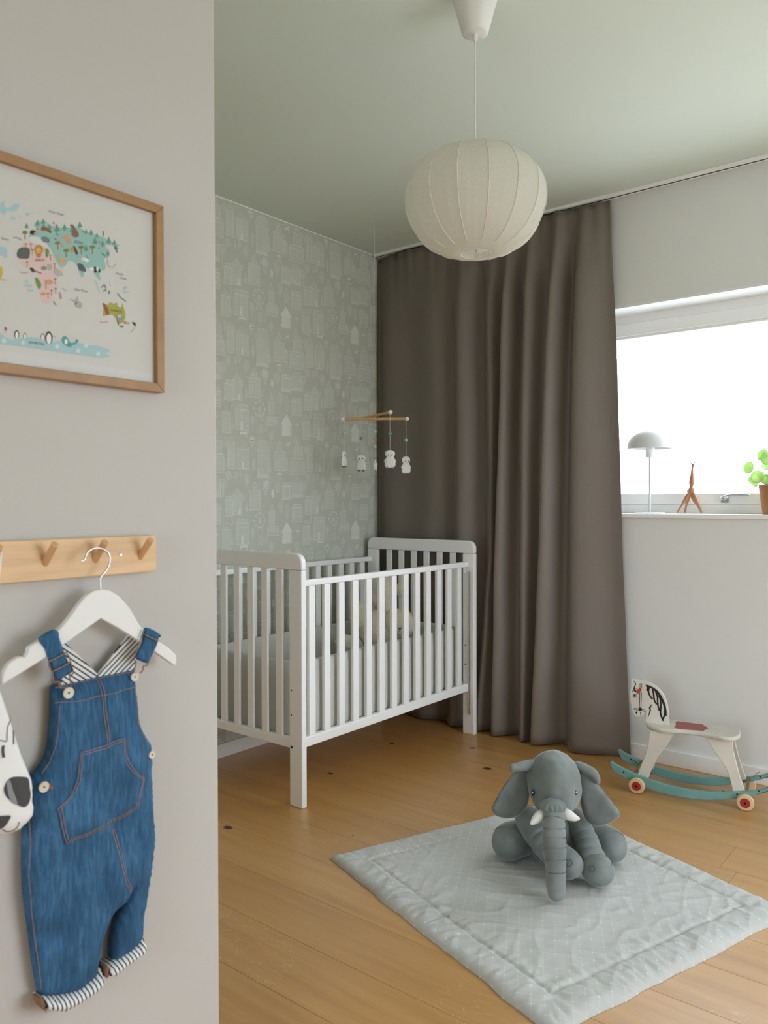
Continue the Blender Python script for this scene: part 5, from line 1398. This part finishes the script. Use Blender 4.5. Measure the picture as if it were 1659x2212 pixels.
    def pfh(p): return float(pf(np.array([p]), seg_dist([p], pr_))[0]) + .0012
    cp = np.array(pk).mean(0)
    sh = lambda k: [tuple(np.array(p) + (cp - np.array(p)) / np.linalg.norm(cp - np.array(p)) * k) for p in pk]
    for k in (.0022, .0062): sew(sh(k) + [sh(k)[0]], pkt, pfh)
    bh = lambda p: hz(p) + .0012
    sew([C2(x, y, .04) for x, y in ((440, 1455), (600, 1424), (768, 1388), (900, 1362), (1040, 1325))], bd, bh)
    sew([C2(x, y, .04) for x, y in ((440, 1343), (600, 1308), (760, 1272), (900, 1246), (1034, 1218))], bd, bh)
    for dx in (-8, 10): sew([C2(x + dx, y, .04) for x, y in ((760, 1275), (770, 1400), (782, 1560), (795, 1745))], bd, bh)
    for dx in (-8, 10): sew([C3(x + dx, y, .04) for x, y in ((850, 490), (870, 620), (895, 760), (925, 860), (965, 960))], bd, bh)
    sew([C2(x, y, .04) for x, y in ((470, 1470), (462, 1640), (440, 1790), (400, 1900), (340, 1985))], bd, bh); sew([C2(x, y, .04) for x, y in ((1022, 1330), (1040, 1480), (1050, 1600), (1090, 1700), (1140, 1768))], bd, bh)
    sew([C3(x, y, .04) for x, y in ((245, 340), (250, 600), (240, 850), (262, 1100), (300, 1400), (345, 1720))], bd, bh)
    # striped linings of the back straps
    sl, sr = stripes('striped_lining_a', math.radians(52), .0068), stripes('striped_lining_b', math.radians(128), .0068)
    V, F = slab([C2(x, y, .02) for x, y in ((462, 1000), (485, 998), (600, 1105), (718, 1222), (740, 1262), (600, 1320), (450, 1345), (480, 1200))], .017, .021, WN); mesh('back_strap', V, F, sl, o, smooth=False, label='striped back strap lining')
    V, F = slab([C2(x, y, .02) for x, y in ((955, 940), (1035, 985), (1010, 1080), (1000, 1230), (880, 1260), (755, 1275), (722, 1240), (820, 1120))], .017, .021, WN); mesh('back_strap', V, F, sr, o, smooth=False, label='striped back strap lining')
    # shoulder straps over the hanger
    def strap(P, seed):
        off = .048
        Q = [C2(x, y, off) for x, y in P]
        V, F = pillow(smooth_poly(Q), .005, lambda P_, d: off + .003 * np.minimum(d / .006, 1) + np.array([.002 * nz((p[0] * 60, p[1] * 60), 1.0, seed) for p in P_]), WN, lambda P_, d: np.full(len(P_), off - .0035)); return mesh('strap', V, F, dn, o, angle=None)
    s1 = strap([(292, 972), (330, 935), (405, 898), (432, 925), (455, 1000), (480, 1070), (512, 1140), (542, 1205), (500, 1240), (424, 1272), (392, 1200), (362, 1110), (340, 1040)], 1)
    s2 = strap([(1080, 905), (1100, 884), (1150, 905), (1186, 935), (1180, 985), (1150, 1060), (1125, 1110), (1104, 1148), (1060, 1135), (1018, 1110), (1035, 1060), (1062, 1000)], 2)
    # strap tops wrap behind the hanger arm
    for P, st in (([(292, 972), (405, 898), (415, 935), (305, 1005)], s1), ([(1096, 892), (1174, 932), (1168, 955), (1088, 912)], s2)):
        V, F = slab([C2(x, y, .035) for x, y in P], .030, .0475, WN); mesh('strap_fold', V, F, dn, st, smooth=False, bevel=.002)
    wire = lambda P, par, off=.0535, r=.0011: mesh('buckle', *tube(smooth_path([WN(*C2(x, y, off), off) for x, y in P], 8 * len(P)), r, 8), copper, par, angle=None)
    wire([(362, 1138), (430, 1105), (495, 1068)], s1); wire([(388, 1212), (455, 1180), (525, 1142)], s1); wire([(362, 1138), (372, 1185), (388, 1212), (400, 1288), (440, 1292), (445, 1330), (500, 1330)], s1, .05); wire([(495, 1068), (520, 1110), (528, 1145), (548, 1222), (520, 1245), (535, 1320)], s1, .05)
    wire([(1082, 938), (1130, 962), (1180, 985)], s2); wire([(1075, 900), (1050, 970), (1020, 1060), (1000, 1110), (1015, 1150), (1000, 1215)], s2, .05); wire([(1104, 1148), (1100, 1165), (1070, 1170), (1068, 1200), (1045, 1225)], s2, .05)
    def button(xy, r, off=None):
        off = off if off is not None else hz(xy) + .0045
        c = WN(*xy, off); V, F = capped([(r, 0), (r * 1.03, .001), (r * .98, .0026), (r * .7, .0022), (r * .25, .0022)], 24, c, (1, 0, 0)); b = mesh('button', V, F, cream, o)
        V, F = capped([(r * .2, .0023), (r * .18, .0027)], 10, c, (1, 0, 0)); mesh('button_eye', V, F, hole, b)
    k = 1 / 3.456 * 1.27 / F_PX
    button(C2(530, 1376, .045), 38 * k * 1.05); button(C2(1024, 1256, .045), 30 * k * 1.1); button(C3(340, 178, .045), 37 * k); button(C2(1146, 1836, .045), 30 * k)
    for q in ([(378, 150), (412, 185), (382, 200)],): V, F = slab([C3(x, y, .045) for x, y in q][::-1], .040, .0425, WN); mesh('tab', V, F, tan, o, smooth=False)
    # turned-up cuffs
    c1, c2_ = stripes('striped_cuff_a', math.radians(7), .0064), stripes('striped_cuff_b', math.radians(9), .0064)
    def cuff(P, mt):
        Q = [C3(x, y, .045) for x, y in P]; off = .030
        V, F = pillow(Q, .005, lambda P_, d: off + .018 * np.sqrt(np.clip(1 - (1 - np.minimum(d / .014, 1)) ** 2, 0, 1)), WN, lambda P_, d: np.full(len(P_), .008)); return mesh('cuff', V, F, mt, o, angle=None, label='navy and white striped turned-up cuff')
    a = cuff([(340, 1772), (480, 1758), (620, 1706), (750, 1608), (798, 1548), (806, 1650), (760, 1712), (680, 1768), (600, 1822), (490, 1876), (385, 1872), (350, 1835)], c1)
    b = cuff([(832, 1532), (870, 1518), (960, 1450), (1060, 1382), (1114, 1322), (1118, 1392), (1090, 1442), (960, 1532), (870, 1612), (822, 1616)], c2_)
    for P, par in (([(316, 1768), (340, 1764), (352, 1830), (368, 1872), (345, 1850), (320, 1815)], a), ([(806, 1532), (832, 1530), (824, 1616), (808, 1608)], b)):
        V, F = slab([C3(x, y, .045) for x, y in P], .016, .040, WN); mesh('cuff_seam', V, F, tan, par, smooth=False, bevel=.003)
overalls()

def panda_cloth():
    t = simple('white_muslin', (232, 231, 227), .9, bump=(40, .15, .004)); ink = simple('charcoal_print', (72, 70, 68), .9); soft = simple('grey_print', (134, 138, 142), .9)
    off = .05
    C5 = lambda x, y: pt(x / 4.425, 1330 + y / 4.425, off)
    # right edge as seen, mirrored to a plausible left half outside the picture
    right = [(-180, 520), (-60, 560), (10, 640), (60, 780), (130, 985), (180, 1140), (240, 1330), (310, 1500), (345, 1590), (352, 1680), (350, 1790), (366, 1850), (358, 1930), (300, 1985), (230, 2060), (120, 2110), (0, 2130), (-180, 2140)]
    cx_ = -180
    poly = [C5(x, y) for x, y in right] + [C5(2 * cx_ - x, y) for x, y in right[::-1][1:-1]]
    u0 = C5(cx_, 1000)[0]
    o = thing('panda_print_cloth', 'white baby cloth with printed animal face hanging at the far left edge', 'baby cloth', (XN + .03, u0, C5(0, 2130)[1]))
    rp = resample(poly, .007)
    def hf(P, d):
        P = np.atleast_2d(P); return off - .014 + .022 * np.sqrt(np.clip(1 - (1 - np.minimum(d / .03, 1)) ** 2, 0, 1)) + np.array([.006 * nz((p[0] * 24 + p[1] * 9, p[1] * 7), 1.0, 2) for p in P]) * np.minimum(d / .02, 1)
    V, F = pillow(poly[::-1], .007, hf, WN, lambda P, d: np.full(len(P), off - .03)); cl = mesh('cloth', V, F, t, o, angle=None)
    hz = lambda p: float(hf(np.array([p]), seg_dist([p], rp))[0])
    def pr(P, m, nm='print', lift=.0011):
        Q = [C5(x, y) for x, y in smooth_poly(P)]; pts, fc, _ = cdt(Q, .005)
        mesh(nm, [WN(p[0], p[1], hz(p) + lift) for p in pts], fc, m, cl, smooth=False)
    def ln(P, w=.0012):
        Q = resample([C5(x, y) for x, y in smooth_path(P, 6 * len(P))], .003, False); V, F = strip(Q, w, WN, lambda p: hz(p) + .0012); mesh('print', V, F, ink, cl, smooth=False)
    pr([(5, 1640), (30, 1580), (80, 1535), (160, 1528), (258, 1548), (272, 1640), (285, 1710), (262, 1785), (210, 1818), (130, 1790), (60, 1745), (20, 1700)], ink)
    pr([(30, 1585), (66, 1562), (90, 1650), (120, 1730), (130, 1785), (60, 1742)], soft, lift=.0016)
    pr([(-120, 1890), (-40, 1895), (62, 1892), (50, 1940), (5, 2010), (-40, 2030), (-110, 1990)], ink)
    ln([(0, 2030), (60, 2058), (120, 2040), (148, 2000), (156, 1955)]); ln([(132, 980), (70, 1040), (50, 1110), (42, 1188), (0, 1186), (-40, 1180)]); ln([(130, 1095), (124, 1160), (118, 1222)], .0018)
    ln([(8, 1230), (2, 1280), (10, 1345)], .004)
    pr([(-380, 1640), (-420, 1560), (-560, 1540), (-620, 1650), (-600, 1760), (-500, 1800), (-410, 1740)], ink)
    # loop over the left peg
    y = peg_y[0] - (peg_y[2] - peg_y[0]) / 2
    zt = C5(cx_, 540)[1]
    Q = smooth_path([WN(u0 - .004, zt - .012, .042), WN(u0 + (y - u0) * .5 - .004, zt + (peg_z - zt) * .5, .040), WN(y - .006, peg_z + .012, .036), WN(y, peg_z + .021, .036), WN(y + .006, peg_z + .012, .036), WN(u0 + (y - u0) * .5 + .006, zt + (peg_z - zt) * .5, .040), WN(u0 + .006, zt - .012, .042)], 40)
    V, F = tube(Q, .0018, 8); mesh('hanging_loop', V, F, t, o, angle=None)
panda_cloth()
